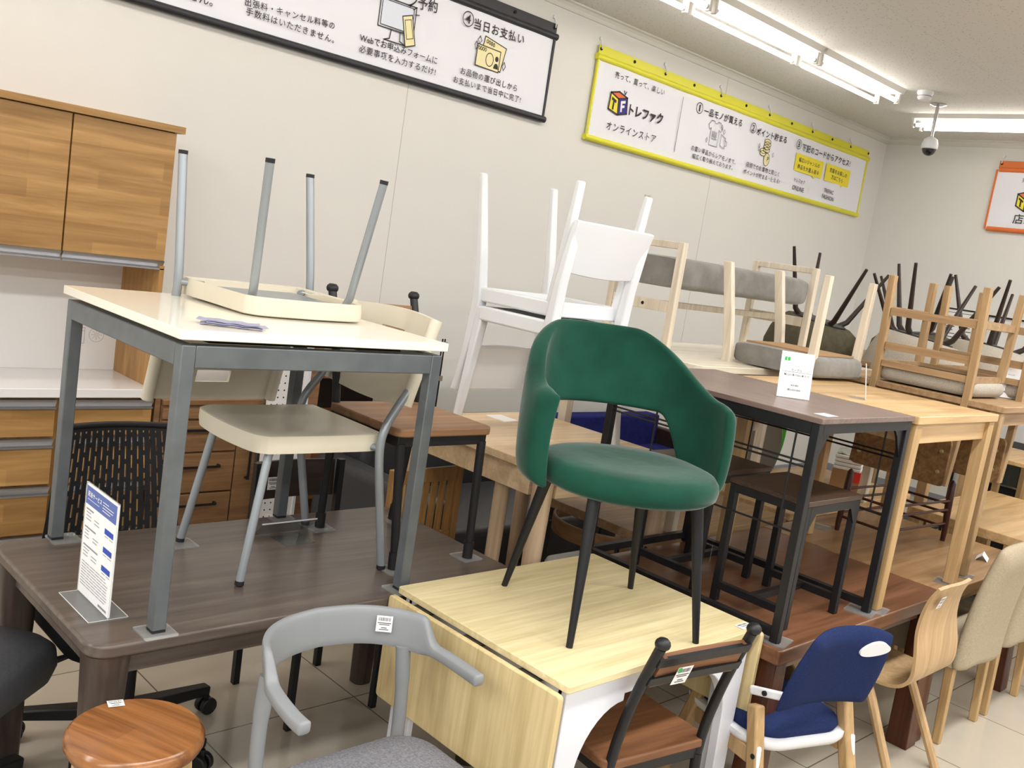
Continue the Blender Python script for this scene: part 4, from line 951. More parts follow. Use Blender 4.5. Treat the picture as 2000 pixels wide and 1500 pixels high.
post_table('whitewashed table behind the shelf desk, carrying the bench', 3.31, 5.15, 2.255, 3.02, WN+.0005, 1.39, 'white_wood_top', 'white_wood', .05, .03, .06, rnd=.05)
post_table('brown oak table by the back wall, carrying the upside-down tub chairs', 5.50, 7.3, 2.10, 3.25, 0, 1.405, 'oak_mid', 'oak_mid_z', .06, .03, .07)

# ---- bench and upside-down chair with grey seats on the whitewashed table
t = thing('bench', 'whitewashed wooden bench with square arm frames and a long grey cushion', 'bench', (3.53, 2.80, 1.391))
bw, bd, bh, lw = 1.20, .40, .495, .034
for x in (0, bw):
    for s in (-1, 1): MB().box(x-lw/2, x+lw/2, s*(bd/2-lw/2)-lw/2, s*(bd/2-lw/2)+lw/2, 0, bh).build('leg', 'white_wood', t, bev=.003)
    MB().box(x-lw/2, x+lw/2, -bd/2+lw, bd/2-lw, bh-.032, bh).build('arm_rail', 'white_wood', t, bev=.003)
    r = MB().box(x-lw/2+.004, x+lw/2-.004, -bd/2+lw, bd/2-lw, .175, .225).build('end_rail', 'white_wood', t, bev=.003)
    if x == 0: MB().tube([(x-lw/2+.002, -.02, .2), (x-lw/2+.0045, -.02, .2)], .008, 12).build('screw_hole', 'hole', r)
MB().box(lw/2, bw-lw/2, -.012, .012, .19, .22).build('stretcher', 'white_wood', t, bev=.003)
def cushion(x0, x1, hy, z0, z1, t, m, nm='cushion'):
    rs = []
    for i in range(25):
        u = i/24; e = min(u, 1-u)*16; k = min(1, .90+.1*math.sqrt(min(1, e))); x = x0+(x1-x0)*u; r = []
        for j in range(28):
            a = 2*pi*j/28; ca, sa = cos(a), sin(a); w = 1+.012*sin(u*40+j)*(sa < 0)
            r.append((x, hy*k*abs(ca)**.33*(1 if ca > 0 else -1)*w, (z0+z1)/2+(z1-z0)/2*k*abs(sa)**.38*(1 if sa > 0 else -1)*w))
        rs.append(r)
    return MB().rings(rs).build(nm, m, t, sm=60)
cushion(.0175, bw-.0175, .185, .285, .430, t, 'grey_corduroy')
pad(3.545, 2.615, 1.39, None, .04)
def grey_chair(label, loc, rot):
    t = thing('upholstered_chair', label, 'chair', loc, rot=rot)
    o = cushion(-.20, .20, .225, .345, .444, t, 'grey_corduroy', 'seat_cushion')
    MB().box(-.165, .165, -.18, .18, .338, .346).build('seat_board', 'carton', t)
    for s in (-1, 1):
        MB().bar((s*.20, -.175, .40), (s*.205, -.185, 0), .036, .036, (0, 1, 0), .03, .03).build('leg', 'white_wood', t, bev=.003)
        MB().rings([[(s*.222+a*w, y+b*.044, z) for a, b in ((-.5, -.5), (.5, -.5), (.5, .5), (-.5, .5))] for z, y, w in ((0, .31, .028), (.25, .255, .030), (.42, .225, .032), (.6, .25, .032), (.80, .30, .028))]).build('back_post', 'white_wood', t, bev=.003)
    MB().slab(lambda u, v: V((-.207+.414*u, .262+.03*v+.02*sin(pi*u), .68+.11*v)), 8, 2, -.02).build('back_rail', 'white_wood', t, sm=0)
    return t
grey_chair('upside-down whitewashed chair with a grey seat at the bench end of the whitewashed table', (3.985, 2.21, 1.391+.446), (0, pi, 0))

# ---- oak chairs with oat cushions, upside down on the natural oak table
def oak_chair(label, loc, rot):
    t = thing('cushioned_oak_chair', label, 'chair', loc, rot=rot, group='upside-down oak chairs')
    sq = rrect(-.225, .225, -.215, .20, .07, 6)
    MB().rings([[(x*s, y*s, z) for x, y in sq] for s, z in ((.86, .405), (.97, .41), (1.0, .43), (1.0, .45), (.95, .468), (.7, .474), (.05, .476))]).build('seat_cushion', 'oat_fabric', t, sm=60)
    MB().box(-.17, .17, -.16, .15, .398, .405).build('seat_board', 'black_fabric', t)
    for s in (-1, 1):
        MB().bar((s*.19, -.185, .405), (s*.205, -.20, 0), .034, .034, (0, 1, 0), .030, .030).build('leg', 'oak_mid_z', t, bev=.002)
        MB().rings([[(s*.208+a*.030, y+b*.034, z) for a, b in ((-.5, -.5), (.5, -.5), (.5, .5), (-.5, .5))] for z, y in ((0, .235), (.25, .215), (.45, .207), (.65, .222), (.86, .255))]).build('back_post', 'oak_mid_z', t, bev=.002)
        MB().bar((s*.192, -.17, .395), (s*.205, .19, .395), .022, .028).build('seat_rail', 'oak_mid', t)
        r = MB().bar((s*.20, -.175, .155), (s*.208, .205, .155), .02, .034).build('side_stretcher', 'oak_mid', t)
        MB().tube([(s*.213, .05, .155), (s*.217, .05, .155)], .006, 10).build('bolt', 'brass', r)
    for y, zz in ((-.18, (.395,)), (.205, (.16, .315, .395))):
        for z in zz: MB().bar((-.19, y+(.015 if z < .2 and y > 0 else 0), z), (.19, y+(.015 if z < .2 and y > 0 else 0), z), .022, .034 if z < .35 else .028).build('cross_rail', 'oak_mid', t)
    bp = MB().prism(rrect(-.215, .215, .655, .865, .022, 4), .262, .278, 'y', M.Shear('XZ', 4, (0, .0)) if False else None).build('back_panel', 'oak_grain', t, bev=.003)
    for s in (-1, 1):
        for z in (.715, .805): MB().lathe([(.002, .006), (.008, .005), (.010, 0), (.002, 0)], 14).build('bolt', 'brass', bp).matrix_basis = M.Translation((s*.18, .279, z)) @ M.Rotation(rad(-90), 4, 'X')
    return t
# rear side faces -X: local +Y -> -X for an upside-down chair
def flip(ang): return (M.Rotation(rad(ang), 4, 'Z') @ M.Rotation(pi, 4, 'Y')).to_euler()
oak_chair('upside-down oak chair with oat cushion at the near corner of the natural oak table', (4.47, 1.755, 1.411+.476), flip(90))
oak_chair('upside-down oak chair with oat cushion at the right photo edge', (4.955, 1.70, 1.411+.476), flip(90))

# ---- tub chairs upside down on the brown oak table
def tub_chair(label, loc, m, ang=0, tilt=0):
    t = thing('tub_chair', label, 'chair', loc, group='upside-down tub chairs')
    t.rotation_euler = (M.Rotation(rad(ang), 4, 'Z') @ M.Rotation(rad(tilt), 4, 'X') @ M.Rotation(pi, 4, 'Y')).to_euler()
    n = 40; ring = lambda rx, ry, z, dy=0: [(rx*cos(2*pi*k/n), ry*sin(2*pi*k/n)+dy, z) for k in range(n)]
    def rim(rx, ry, z, lift): return [(rx*cos(a), ry*sin(a), z+lift*sstep((sin(a)+.35)/1.1)) for a in [2*pi*k/n for k in range(n)]]
    MB().rings([ring(.10, .10, .398), ring(.20, .20, .40), rim(.255, .25, .43, .01), rim(.285, .275, .48, .04), rim(.298, .288, .53, .075), rim(.29, .28, .56, .10), rim(.262, .252, .56, .10), rim(.25, .24, .53, .07), ring(.225, .21, .475), ring(.1, .1, .47), ring(.01, .01, .47)]).build('tub_shell', m, t, sm=60)
    MB().lathe([(.002, .385), (.15, .385), (.17, .392), (.17, .40), (.002, .40)], 24).build('under_plate', 'black_plastic', t)
    for x, y in ((-1, -1), (1, -1), (1, 1), (-1, 1)):
        MB().tube([(x*.10, y*.10, .395), (x*.13, y*.13, .36), (x*.245, y*.235, 0)], [.019, .017, .0095], 12).build('leg', 'espresso', t)
    return t
TZ = 1.405+.575
tub_chair('upside-down olive tub chair with dark splayed legs, beside the bench end', (5.66, 2.97, TZ), 'olive_fabric', 10, 10)
tub_chair('upside-down oat tub chair with dark splayed legs behind the nearest oak chair', (5.80, 2.37, TZ), 'oat_fabric', 35, 8)
tub_chair('upside-down olive tub chair with dark splayed legs, farthest back by the wall', (6.52, 2.88, TZ), 'olive_fabric', 20, -8)
tub_chair('upside-down oat tub chair with dark splayed legs in front of the price poster', (6.50, 2.24, TZ), 'oat_fabric', 60, 8)

# ---- chairs along the near side of the walnut tables
t = thing('study_chair', 'navy padded child study chair with white plastic seat rim and wooden legs', 'chair', (2.80, 1.425, 0), 163)
def nb(u, v): x = (2*u-1); return V((x*(.185-.02*v+.015*sin(pi*v)), .215+.075*v-.035*(1-x*x), .515+.285*v-.025*abs(x)**3*v))
MB().slab(nb, 18, 14, lambda u, v: -.008-.028*math.sqrt(max(0, min(1, min(u, 1-u)*8, min(v, 1-v)*8)))).build('backrest', 'navy_fabric', t, sm=70, sub=1)
ov = MB(); E = [nb(.23+.135*cos(a), .80+.085*sin(a)-.05*cos(a))+V((0, .0415, -.011)) for a in [2*pi*k/28 for k in range(28)]]
ov.add([tuple(p) for p in E]+[tuple(p+V((0, -.012, .003))) for p in E], [tuple(range(27, -1, -1)), tuple(range(28, 56))]+[(k, (k+1) % 28, 28+(k+1) % 28, 28+k) for k in range(28)])
ov.build('grip_opening', 'white_plastic', t)
sq = rrect(-.19, .19, -.19, .19, .10, 8)
MB().rings([[(x*s, y*s, z) for x, y in sq] for s, z in ((.9, .365), (1.05, .37), (1.10, .385), (1.10, .398), (1.04, .402), (.05, .402))]).build('seat_rim', 'white_plastic', t, sm=50)
MB().rings([[(x*s, y*s, z) for x, y in sq] for s, z in ((.97, .4025), (1.0, .415), (.97, .432), (.85, .442), (.05, .445))]).build('seat_cushion', 'navy_fabric', t, sm=60)
for s in (-1, 1):
    bk_ = MB().bar((s*.165, .225, .565), (s*.20, .12, .54), .014, .028, (0, 0, 1)).build('arm_bracket', 'white_plastic', t, bev=.006)
    MB().tube([(s*.190, .172, .552), (s*.197, .172, .552)], .008, 14).build('bolt', 'hole', bk_)
    bk_ = MB().bar((s*.195, .18, .39), (s*.205, .20, .27), .016, .045, (0, 1, 0)).build('leg_bracket', 'white_plastic', t, bev=.006)
    for z in (.30, .36): MB().tube([(s*.204, .192, z), (s*.212, .192, z)], .008, 12).build('bolt', 'hole', bk_)
    MB().bar((s*.185, .14, .50), (s*.205, .285, 0), .038, .045, (0, 1, 0)).build('leg', 'oak_z', t, bev=.008); MB().bar((s*.185, -.08, .50), (s*.205, -.24, 0), .038, .045, (0, 1, 0)).build('leg', 'oak_z', t, bev=.008)
    MB().bar((s*.19, .16, .345), (s*.19, -.10, .345), .022, .05).build('side_rail', 'oak_z', t, bev=.004)
cb = MB().box(-.185, .185, .222, .244, .155, .215).build('cross_rail', 'oak_z', t, bev=.004)
MB().box(-.018, .018, .244, .2448, .178, .192).build('maker_plate', 'black_plastic', cb)

t = thing('plywood_chair', 'bent beech plywood chair with one-piece seat and back at walnut table', 'chair', (3.635, 1.50, 0), 180)
cv = spline([(0, -.205, .395), (0, -.18, .412), (0, -.05, .402), (0, .12, .392), (0, .215, .40), (0, .262, .44), (0, .27, .52), (0, .262, .62), (0, .272, .72), (0, .30, .80)], 5); nv = len(cv)-1
def sh(u, v):
    k = v*nv; i = min(int(k), nv-1); p = cv[i].lerp(cv[i+1], k-i); w = .190-.045*sstep((v-.62)/.38); x = 2*u-1; b = .02*sstep((v-.55)/.3)
    return V((x*w, p.y-b*(1-x*x)*-1-.02*sstep((v-.55)/.3), p.z-.012*abs(x)**4*sstep((v-.9)/.1)+.012*(x*x)*(1-sstep((v-.4)/.2))*0))
MB().slab(sh, 14, 44, -.013).build('plywood_shell', 'ply', t, sm=50, bev=.002)
for s in (-1, 1):
    MB().tube(spline([(s*.19, .30, 0), (s*.18, .20, .2), (s*.17, .125, .345), (s*.165, .085, .375), (s*.165, .0, .378)], 4), .018, 8).build('leg', 'ply', t)
    MB().tube(spline([(s*.19, -.22, 0), (s*.18, -.17, .2), (s*.17, -.12, .345), (s*.165, -.085, .378), (s*.165, 0, .380)], 4), .018, 8).build('leg', 'ply', t)
MB().box(-.18, .18, -.03, .03, .36, .3795).build('cross_rail', 'ply', t, bev=.004)
price_tag(t, V((.12, .291, .735)), (-1, 0, 0), (0, .95, -.3), .04, .05)
def skirt_chair(label, x):
    t = thing('slipcover_chair', label, 'chair', (x, 1.50, 0), 180, 'beige slipcover chairs')
    sq = rrect(-.225, .225, -.24, .22, .03, 5)
    MB().rings([[(q*s, y*s, z) for q, y in sq] for s, z in ((1.0, .335), (1.01, .40), (1.0, .455), (.96, .475), (.6, .482), (.05, .482))]).build('seat_cushion', 'beige_fabric', t, sm=50)
    def bk(u, v): q = 2*u-1; return V((q*(.228-.025*v*v), .20+.075*v*v, .325+.555*v+.010*sin(3*q)*(1-v)-.02*abs(q)**6*v))
    MB().slab(bk, 14, 16, lambda u, v: -.025-.035*math.sqrt(max(0, min(1, min(u, 1-u)*10, (1-v)*8)))).build('backrest', 'beige_fabric', t, sm=70, sub=1)
    for s in (-1, 1):
        for y in (.205, -.20): MB().bar((s*.195, y-.01, .336), (s*.20, y, 0), .038, .038, (0, 1, 0), .032, .032).build('leg', 'oak_z', t, bev=.004)
    return t
skirt_chair('beige slipcover chair with oak legs, beside the plywood chair', 4.265)
skirt_chair('beige slipcover chair with oak legs at the right photo edge', 4.785)

# ---- small dark frame on the lighter table, cards
t = thing('bare_stool', 'dark mahogany bare stool frame with turned posts and double rungs on the lighter table', 'stool frame', (4.56, 1.87, WN), -4)
for x in (-.24, .26):
    for y in (-.14, .14): MB().tube([(x, y, 0), (x*1.0, y, .05), (x*.97, y*.97, .17), (x*.96, y*.96, .29), (x*.96, y*.96, .305)], [.0115, .0135, .0175, .016, .004], 14).build('post', 'mahogany', t)
for z in (.09, .16, .205):
    for y in (-.14, .14): MB().tube([(-.235, y, z), (.255, y, z)], .0065, 8).build('rung', 'mahogany', t)
    for x in (-.237, .257): MB().tube([(x, -.14, z-.02), (x, .14, z-.02)], .0065, 8).build('rung', 'mahogany', t)
a = atz(1918, 1092, WN); t = thing('card_stand', 'small folded white price card on the lighter brown table', 'card', (a.x, a.y, WN), 15)
MB().slab(lambda u, v: V((.09*(u-.5), .05*(v-.5), .028*(1-abs(2*v-1)))), 1, 2, .0012).build('folded_card', 'paper', t, sm=0)
def price_stand(label, loc, rz, w=.105, h=.145, green=False, lines=(), mark=False):
    t = thing('price_stand', label, 'price sign', loc, rz)
    MB().box(-w*.45, w*.45, -.0, .06, 0, .002).build('stand_base', 'acrylic', t)
    lean = lambda x, z, d=0: V((x, .022*z/h-d, z+.002))
    MB().add([tuple(lean(x, z, d)) for d in (-.001, .0012) for x, z in ((-w/2, 0), (w/2, 0), (w/2, h), (-w/2, h))], [(0, 1, 2, 3), (7, 6, 5, 4), (0, 4, 5, 1), (1, 5, 6, 2), (2, 6, 7, 3), (3, 7, 4, 0)]).build('price_sheet', 'paper', t, sm=0)
    N = V((0, -1, .15)); k = MB()
    for s, x0, x1, zz in lines: write(k, s, lean(x0*w, zz*h), lean(x1*w, zz*h), N, .01, .0018)
    line3(k, [lean(-.42*w, .565*h), lean(.45*w, .565*h)], .001, N, .0018)
    k.build('price_lettering', 'ink', t, sm=0)
    if mark:
        g = MB()
        for x0, x1 in ((-.40, -.33), (-.31, -.23)): poly3(g, [lean(a*w, b*h) for a, b in ((x0, .80), (x1, .80), (x1, .88), (x0, .88))], N, .0018)
        g.build('green_mark', 'ink_green', t, sm=0)
    return t
a = atz(1548, 778, 1.388)
price_stand('white price sign with a green mark standing on the brown shelf desk top', (a.x, a.y, 1.3875), -38, .118, .155, lines=(('デスク', -.06, .06, .70), ('テーブル', -.16, .16, .61), ('幅120×奥行80×高さ72', -.36, .40, .50), ('¥29,800', -.12, .12, .27), ('(税込¥29,800)', -.22, .20, .17)), mark=True)
a = atz(1968, 778, 1.412)
price_stand('white price sign leaning at the right end of the natural oak table', (a.x, a.y, 1.411), -45, .115, .155, lines=(('ダイニング', -.14, .14, .70), ('¥29,800', -.14, .14, .27), ('(税込¥29,800)', -.24, .22, .17)))
a = atz(1690, 780, 1.388)
t = price_stand('white price card seen from its edge on the square oak table', (a.x, a.y, 1.388), math.degrees(math.atan2(a.y, a.x))+2, .09, .13)

# ---- kitchen cabinet by the back wall
t = thing('kitchen_cabinet', 'tall kitchen cabinet with oak doors, white counter and aluminium rail handles', 'cabinet', (1.0, 4.15, 0))
xl, xr = -.55, .87; D_ = .448
b = MB().box(xl, xr, .02, D_, .05, .835).build('base_carcass', 'cab_oak_z', t)
MB().box(xl+.02, xr-.02, .05, D_, 0, .05).build('plinth', 'black_plastic', t)
MB().box(xl, xr+.0, -.015, D_, .8355, .875).build('counter', 'white_counter', t, bev=.003)
for k, (zt_, zb_) in enumerate(((.825, .665), (.655, .455), (.445, .235), (.225, .06))):
    for x0, x1 in ((.455-.71-.71, .455-.71), (.455-.71+.0, .455-.006), (.461, xr-.003)):
        if x1 < xl+.05: continue
        d = MB().box(max(x0, xl)+.003, x1-.002, 0, .0195, zb_, zt_-.042).build('drawer', 'cab_oak', t, bev=.001)
        r = MB().prism([(-.012, zt_), (-.012, zt_-.008), (.004, zt_-.03), (-.010, zt_-.034), (-.010, zt_-.040), (.018, zt_-.040), (.018, zt_)], max(x0, xl)+.003, x1-.002, 'x').build('rail_handle', 'alu', d, sm=0)
MB().box(xl, xr, D_-.012, D_, .8755, 1.43).build('back_panel', 'white_board', t)
sp = MB().box(xr-.020, xr, .03, D_-.0125, .8755, 1.4295).build('side_panel', 'cab_oak_z', t)
rr = MB()
for k in range(8): a = 2*pi*k/8; rr.box(-.0006, .0006, .004, .026, -.0004, 0, M.Translation((.755, D_-.0125, 1.043)) @ M.Rotation(rad(90), 4, 'X') @ M.Rotation(a, 4, 'Z'))
line3(rr, [(.755+.034*cos(2*pi*k/28), D_-.0125, 1.043+.034*sin(2*pi*k/28)) for k in range(28)], .0012, (0, -1, 0), .0006, True)
line3(rr, [(.625, D_-.0125, 1.00), (.70, D_-.0125, 1.00), (.70, D_-.0125, 1.075), (.625, D_-.0125, 1.075)], .0016, (0, -1, 0), .0006, True); line3(rr, [(.625, D_-.0125, 1.06), (.70, D_-.0125, 1.06)], .0012, (0, -1, 0), .0006)
rr.build('outlet_sticker', 'ink_grey', t, sm=0)
MB().box(xl, xr, .055, D_, 1.4305, 2.015).build('wall_unit_carcass', 'cab_oak_z', t)
for x0, x1 in ((xl, -.255), (-.252, .4285), (.4315, xr)):
    if x1-x0 < .02: continue
    d = MB().box(x0+.002, x1-.002, .035, .0545, 1.452, 2.012).build('door', 'cab_oak', t, bev=.001)
    MB().prism([(.028, 1.4515), (.052, 1.4515), (.052, 1.412), (.030, 1.412), (.030, 1.417), (.046, 1.424)], x0+.002, x1-.002, 'x').build('rail_handle', 'alu', d, sm=0)
MB().box(xl-.01, xr+.028, .015, D_, 2.0155, 2.045).build('top_board', 'cab_oak', t, bev=.001)

# ---- brown chest, pegboard, shelf, red-brown cabinet along the back wall
t = thing('drawer_chest', 'brown wooden chest of drawers with black bar handles beside the kitchen cabinet', 'chest of drawers', (1.912, 4.14, 0))
W_ = .50
MB().box(0, W_, .02, .44, .03, .80).build('carcass', 'dresser', t); MB().box(-.0, W_+.005, 0, .44, .8005, .825).build('top', 'dresser', t, bev=.002)
for zt_, zb_ in ((.785, .735), (.725, .575), (.565, .375), (.365, .20), (.19, .04)):
    d = MB().box(.004, .385, 0, .0195, zb_, zt_).build('drawer', 'dresser', t, bev=.0015)
    if zt_-zb_ > .1:
        z = (zt_+zb_)/2+.035; h = MB().bar((.09, -.028, z), (.30, -.028, z), .008, .010)
        for x in (.09, .30): h.bar((x, -.024, z), (x, -.0005, z), .010, .012)
        h.build('bar_handle', 'black_steel', d)
d = MB().box(.392, W_-.003, 0, .0195, .04, .785).build('door', 'dresser', t, bev=.0015)
h = MB().bar((.455, -.028, .43), (.455, -.028, .62), .010, .008, (0, 1, 0))
for z in (.435, .615): h.bar((.455, -.024, z), (.455, -.0005, z), .012, .010)
h.build('bar_handle', 'black_steel', d)
MB().box(-.03, -.004, .02, .44, 0, 1.06).build('side_panel', 'dresser', t); MB().box(0.0, .02, .30, .44, .826, 1.06).build('upper_stile', 'rust_wood', t)
t = thing('pegboard', 'white perforated pegboard panel standing behind the dark wooden chair', 'pegboard', (2.41, 4.08, 0))
MB().box(0, .205, 0, .018, 0, 1.16).build('board', 'white_board', t, sm=0)
h = MB()
for i in range(6):
    for j in range(30): h.tube([(.018+i*.032, -.0006, .06+j*.036), (.018+i*.032, .002, .06+j*.036)], .0042, 8)
tag(h.build('peg_holes', 'hole', t), None, None, None, 'stuff')
MB().box(.205, .222, -.004, .022, 0, 1.16).build('frame_post', 'white_metal', t)
t = thing('wooden_cabinet', 'red-brown wooden cabinet with a tall side panel behind the cream chairs', 'cabinet', (2.645, 4.10, 0))
MB().box(0, .06, 0, .42, 0, 1.12).build('side_panel', 'seat_wood', t); MB().box(.0605, .70, .03, .42, .10, .62).build('front_panel', 'rust_wood', t); MB().box(.0605, .70, .02, .42, .62, .645).build('top_board', 'rust_wood', t)
MB().box(.0605, .70, .022, .03, .30, .345).build('trim_rail', 'cab_oak', t)
for z in (.6455,): MB().box(.0605, .70, .40, .42, z, .95).build('back_panel', 'espresso', t)
t = thing('wire_shelf', 'brown wooden shelf unit on twin dark rods beside the red-brown cabinet', 'shelf', (3.36, 4.22, 0))
for x in (0, .215):
    for y in (0, .18):
        for s in (-1, 1): MB().tube([(x*1.0, y, .0), (x*1.0, y, 1.17)], .0045, 8).build('rod', 'black_steel', t) if s < 0 else MB().tube([(x+.018, y, .0), (x+.018, y, 1.17)], .0045, 8).build('rod', 'black_steel', t)
for z, x0 in ((1.15, -.60), (.95, -.60), (.72, -.60)):
    b = MB().box(x0, .20, -.02, .20, z-.022, z).build('shelf_board', 'shelf_wood', t, bev=.002)
    MB().box(.2005, .245, -.012, .012, z-.026, z+.004).build('clamp', 'chrome', b)

# ---- seating behind the pale table
t = thing('sofa', 'charcoal leather lounge sofa seen under the pale birch table', 'sofa', (3.40, 3.58, 0))
for nm, a in (('seat_cushion', (-.55, .55, -.45, .25, .22, .43)), ('backrest', (-.55, .55, .26, .48, .22, .78)), ('base', (-.53, .53, -.42, .45, 0, .2195)), ('armrest', (-.70, -.5505, -.45, .48, .05, .58)), ('armrest', (.5505, .70, -.45, .48, .05, .58))): MB().box(*a).build(nm, 'sofa_leather', t, bev=.04, seg=4)
t = thing('blue_sofa', 'low blue sofa with dark frame by the back wall, seen through the green chair', 'sofa', (5.35, 4.10, 0))
for nm, a, m in (('seat_cushion', (-.62, .62, -.25, .25, .28, .44), 'blue_fabric'), ('backrest', (-.62, .62, .26, .40, .28, .66), 'blue_fabric'), ('frame', (-.70, .70, -.28, .44, 0, .2795), 'espresso'), ('armrest', (-.70, -.6205, -.28, .44, .28, .56), 'espresso'), ('armrest', (.6205, .70, -.28, .44, .28, .56), 'espresso')): MB().box(*a).build(nm, m, t, bev=.015)
t = thing('curved_back_chair', 'teak curved-back chair with white seat shell and thin metal legs under pale table', 'chair', (3.23, 2.53, 0), 90)
arc = [V((.235*sin(a), .23*cos(a)+.0, 0)) for a in [rad(-62+124*k/20) for k in range(21)]]
MB().rings([[p*(1+d)+V((0, 0, z)) for d, z in ((0, .575), (0, .645), (.06, .645), (.06, .575))] for p in arc]).build('back_rail', 'arm_wood', t, bev=.004)
MB().rings([[(x*s, y*s, z) for x, y in rrect(-.21, .21, -.20, .19, .08)] for s, z in ((.9, .40), (1, .415), (.97, .43), (.05, .435))]).build('seat', 'white_board', t, sm=50)
for s in (-1, 1):
    MB().tube(spline([(s*.19, .16, .0), (s*.2, .17, .3), (s*.205, .165, .5), (s*.19, .16, .60)], 4), .010, 10).build('leg', 'black_steel', t)
    MB().tube(spline([(s*.19, -.17, 0), (s*.18, -.15, .34), (s*.16, -.1, .39), (s*.12, 0, .39)], 4), .010, 10).build('leg', 'white_metal', t)
t = thing('green_office_chair', 'bright green office chair with taupe back shell, seen under the shelf desk', 'office chair', (5.43, 3.40, 0), 150)
MB().slab(lambda u, v: V(((2*u-1)*(.25-.05*(2*v-1)**2), .22+.10*v-.05*(1-(2*u-1)**2), .52+.52*v)), 10, 10, .03).build('backrest', 'lime_fabric', t, sm=60)
MB().slab(lambda u, v: V(((2*u-1)*(.17-.05*(2*v-1)**2)-.03, .275+.10*v-.05*(1-(2*u-1)**2), .50+.42*v)), 10, 10, .02).build('back_shell', 'taupe_plastic', t, sm=60)
MB().prism(rrect(-.25, .25, -.25, .24, .09), .42, .50).build('seat_cushion', 'lime_fabric', t, bev=.025)
MB().lathe([(.025, .419), (.025, .10), (.05, .09), (.05, .05), (.002, .05)], 18).build('gas_post', 'black_plastic', t)
for k in range(5):
    a = rad(72*k); MB().bar((.02*cos(a), .02*sin(a), .09), (.30*cos(a), .30*sin(a), .06), .05, .05).build('base_arm', 'black_plastic', t)
    MB().tube([(.30*cos(a)-.02*sin(a), .30*sin(a)+.02*cos(a), .03), (.30*cos(a)+.02*sin(a), .30*sin(a)-.02*cos(a), .03)], .03, 16).build('caster_wheel', 'black_plastic', t)
tag(MB().slab(lambda u, v: V((.82*(u-.5), .58*(v-.5), .18*sin(pi*u)**.4*sin(pi*v)**.4+.012*sin(u*31+v*13)+.012*sin(v*37))), 30, 20, -.02).build('wrapped_mattress', 'vinyl', None, sm=60), 'white bedding in clear vinyl wrap lying behind the shelf desk', 'bedding').location = (4.66, 3.42, .441)
t = thing('low_platform', 'low white platform under the vinyl-wrapped bedding', 'platform', (4.66, 3.42, 0)); MB().box(-.43, .43, -.31, .31, .38, .42).build('platform_top', 'white_board', t, bev=.004)
for sx in (-1, 1):
    for sy in (-1, 1): MB().box(sx*.40-.02, sx*.40+.02, sy*.28-.02, sy*.28+.02, 0, .3795).build('leg', 'white_metal', t)
p = atz(1672, 962, WN)
t = thing('cardboard_box', 'small cardboard box with red tape and a pink bar code label under the oak table', 'box', (p.x+.05, p.y+.10, WN), 22)
MB().box(-.10, .10, -.08, .08, 0, .115).build('carton', 'carton', t, bev=.003); MB().box(-.1008, -.07, -.0808, -.02, .055, .1155).build('red_tape', 'ink_red', t)
b = MB(); poly3(b, [(.01, -.08, .025), (.06, -.08, .025), (.06, -.08, .06), (.01, -.08, .06)], (0, -1, 0), .001); o = b.build('code_label', mat('pink_label', '#d9a5cd', .7), t, sm=0)
b = MB()
for k in range(5): poly3(b, [(.015+k*.009, -.08, .03), (.019+k*.009, -.08, .03), (.019+k*.009, -.08, .055), (.015+k*.009, -.08, .055)], (0, -1, 0), .0016)
b.build('code_bars', mat('purple_ink', '#7d3f8c', .7), o, sm=0)
t = thing('paper_stack', 'stack of white wrapped packets on the small cardboard box', 'packets', (p.x+.05, p.y+.10, WN+.116), 22)
for k in range(4): MB().box(-.10, .10, -.078, .078, k*.022, k*.022+.020).build('packet', 'paper', t, bev=.006)
MB().box(.02, .055, -.0795, -.078, .01, .08).build('printed_band', 'ink_grey', t)
MB().slab(lambda u, v: V((.18*(u-.5), .14*(v-.5), .03+.03*sin(pi*u)*sin(pi*v)+.008*sin(u*20+v*9))), 12, 10, -.01).build('plastic_wrap', 'vinyl', t, sm=60).location = (0, 0, .066)

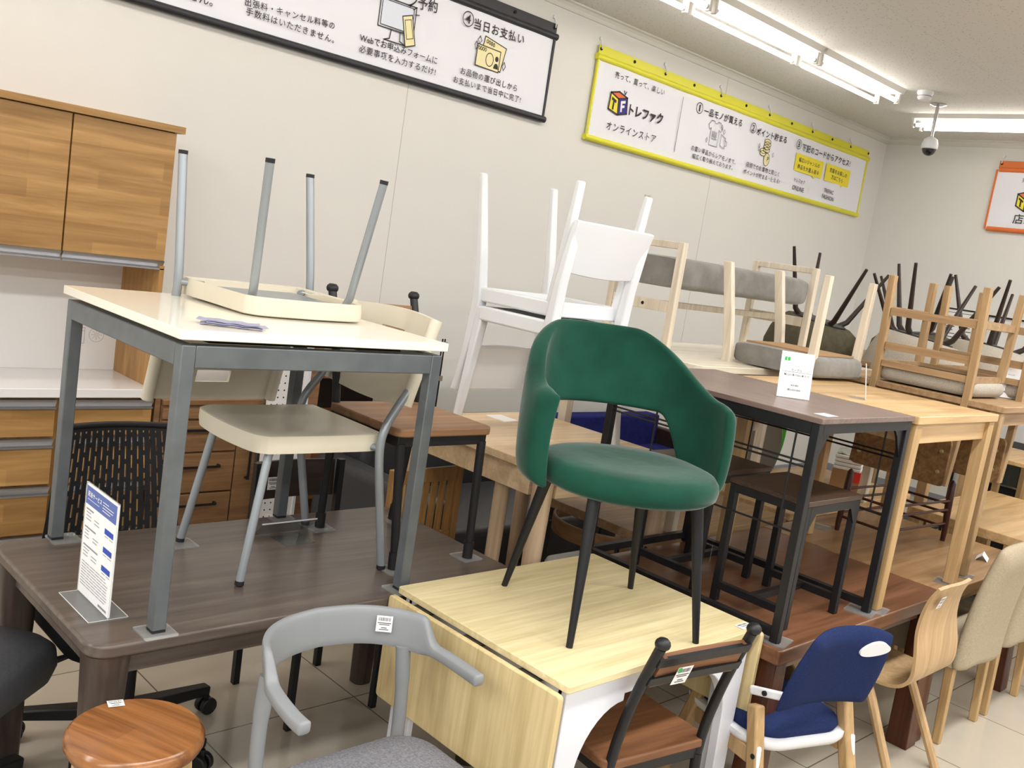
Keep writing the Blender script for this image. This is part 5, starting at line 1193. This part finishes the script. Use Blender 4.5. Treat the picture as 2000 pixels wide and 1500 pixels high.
# ---- far right: price poster, rack, dark cabinet
t = thing('price_poster', 'white price poster with red yen price on a black stand by the right wall', 'poster', (8.0, 3.10, 0))
MB().box(-.012, 0, -.155, .125, 1.42, 1.80).build('poster_sheet', 'paper', t, sm=0)
MB().box(-.016, .004, -.16, .13, 1.80, 1.812).build('top_bar', 'black_steel', t)
k = MB(); NP = V((-1, 0, 0)); PS = lambda u, v: V((-.012, .125-.28*u, 1.80-.38*v))
for i in range(7): line3(k, [PS(.1, .28+.075*i), PS(.42-.04*(i % 3), .28+.075*i)], .006, NP, .001); line3(k, [PS(.52, .28+.075*i), PS(.86-.05*(i % 2), .28+.075*i)], .006, NP, .001)
line3(k, [PS(.06, .06), PS(.94, .06), PS(.94, .16), PS(.06, .16)], .004, NP, .001, True); k.build('poster_lines', 'ink', t, sm=0)
k = MB(); write(k, '¥69,000', PS(.02, .88), PS(.98, .88), NP, .01, .001); k.build('poster_price', 'ink_red', t, sm=0)
MB().box(0, .02, -.02, .0, 0, 1.42).build('stand_post', 'black_steel', t); MB().box(-.15, .15, -.16, .14, 0, .02).build('stand_base', 'black_steel', t, bev=.004)
t = thing('display_rack', 'white display panel in a thin black frame by the right wall', 'display rack', (8.02, 1.0, 0))
MB().box(0, .02, 0, 1.9, .05, 1.785).build('panel', 'white_board', t, sm=0)
for y in (0, .95, 1.88): MB().box(-.012, -.0005, y, y+.02, 0, 1.80).build('frame_post', 'black_steel', t)
MB().box(-.012, .03, 0, 1.9, 1.7855, 1.80).build('frame_rail', 'black_steel', t)
for y in (.1, 1.8): MB().box(-.15, .15, y-.02, y+.02, 0, .049).build('foot', 'black_steel', t)
t = thing('glass_cabinet', 'black cabinet with glass shelves at the right edge behind the oak table', 'cabinet', (7.25, 1.55, 0))
MB().box(0, .45, 0, 1.0, .0, .90).build('carcass', 'hole', t, bev=.004)
for z in (.35, .62, .78): MB().box(-.012, -.0005, .02, .98, z, z+.012).build('shelf_edge', 'chrome', t)
MB().box(-.008, -.001, .02, .98, .632, .779).build('glass_door', 'acrylic_dark', t)
p2 = atx(1955, 893, 6.45)
t = thing('side_table', 'small pale oak side table behind the upside-down oak chairs', 'table', (6.75, p2.y, p2.z-.955))
MB().box(-.35, .35, -.22, .22, .93, .955).build('tabletop', 'oak', t, bev=.003)
for sx in (-1, 1):
    for sy in (-1, 1): MB().box(sx*.32-.02, sx*.32+.02, sy*.19-.02, sy*.19+.02, 0, .9295).build('leg', 'oak_z', t)
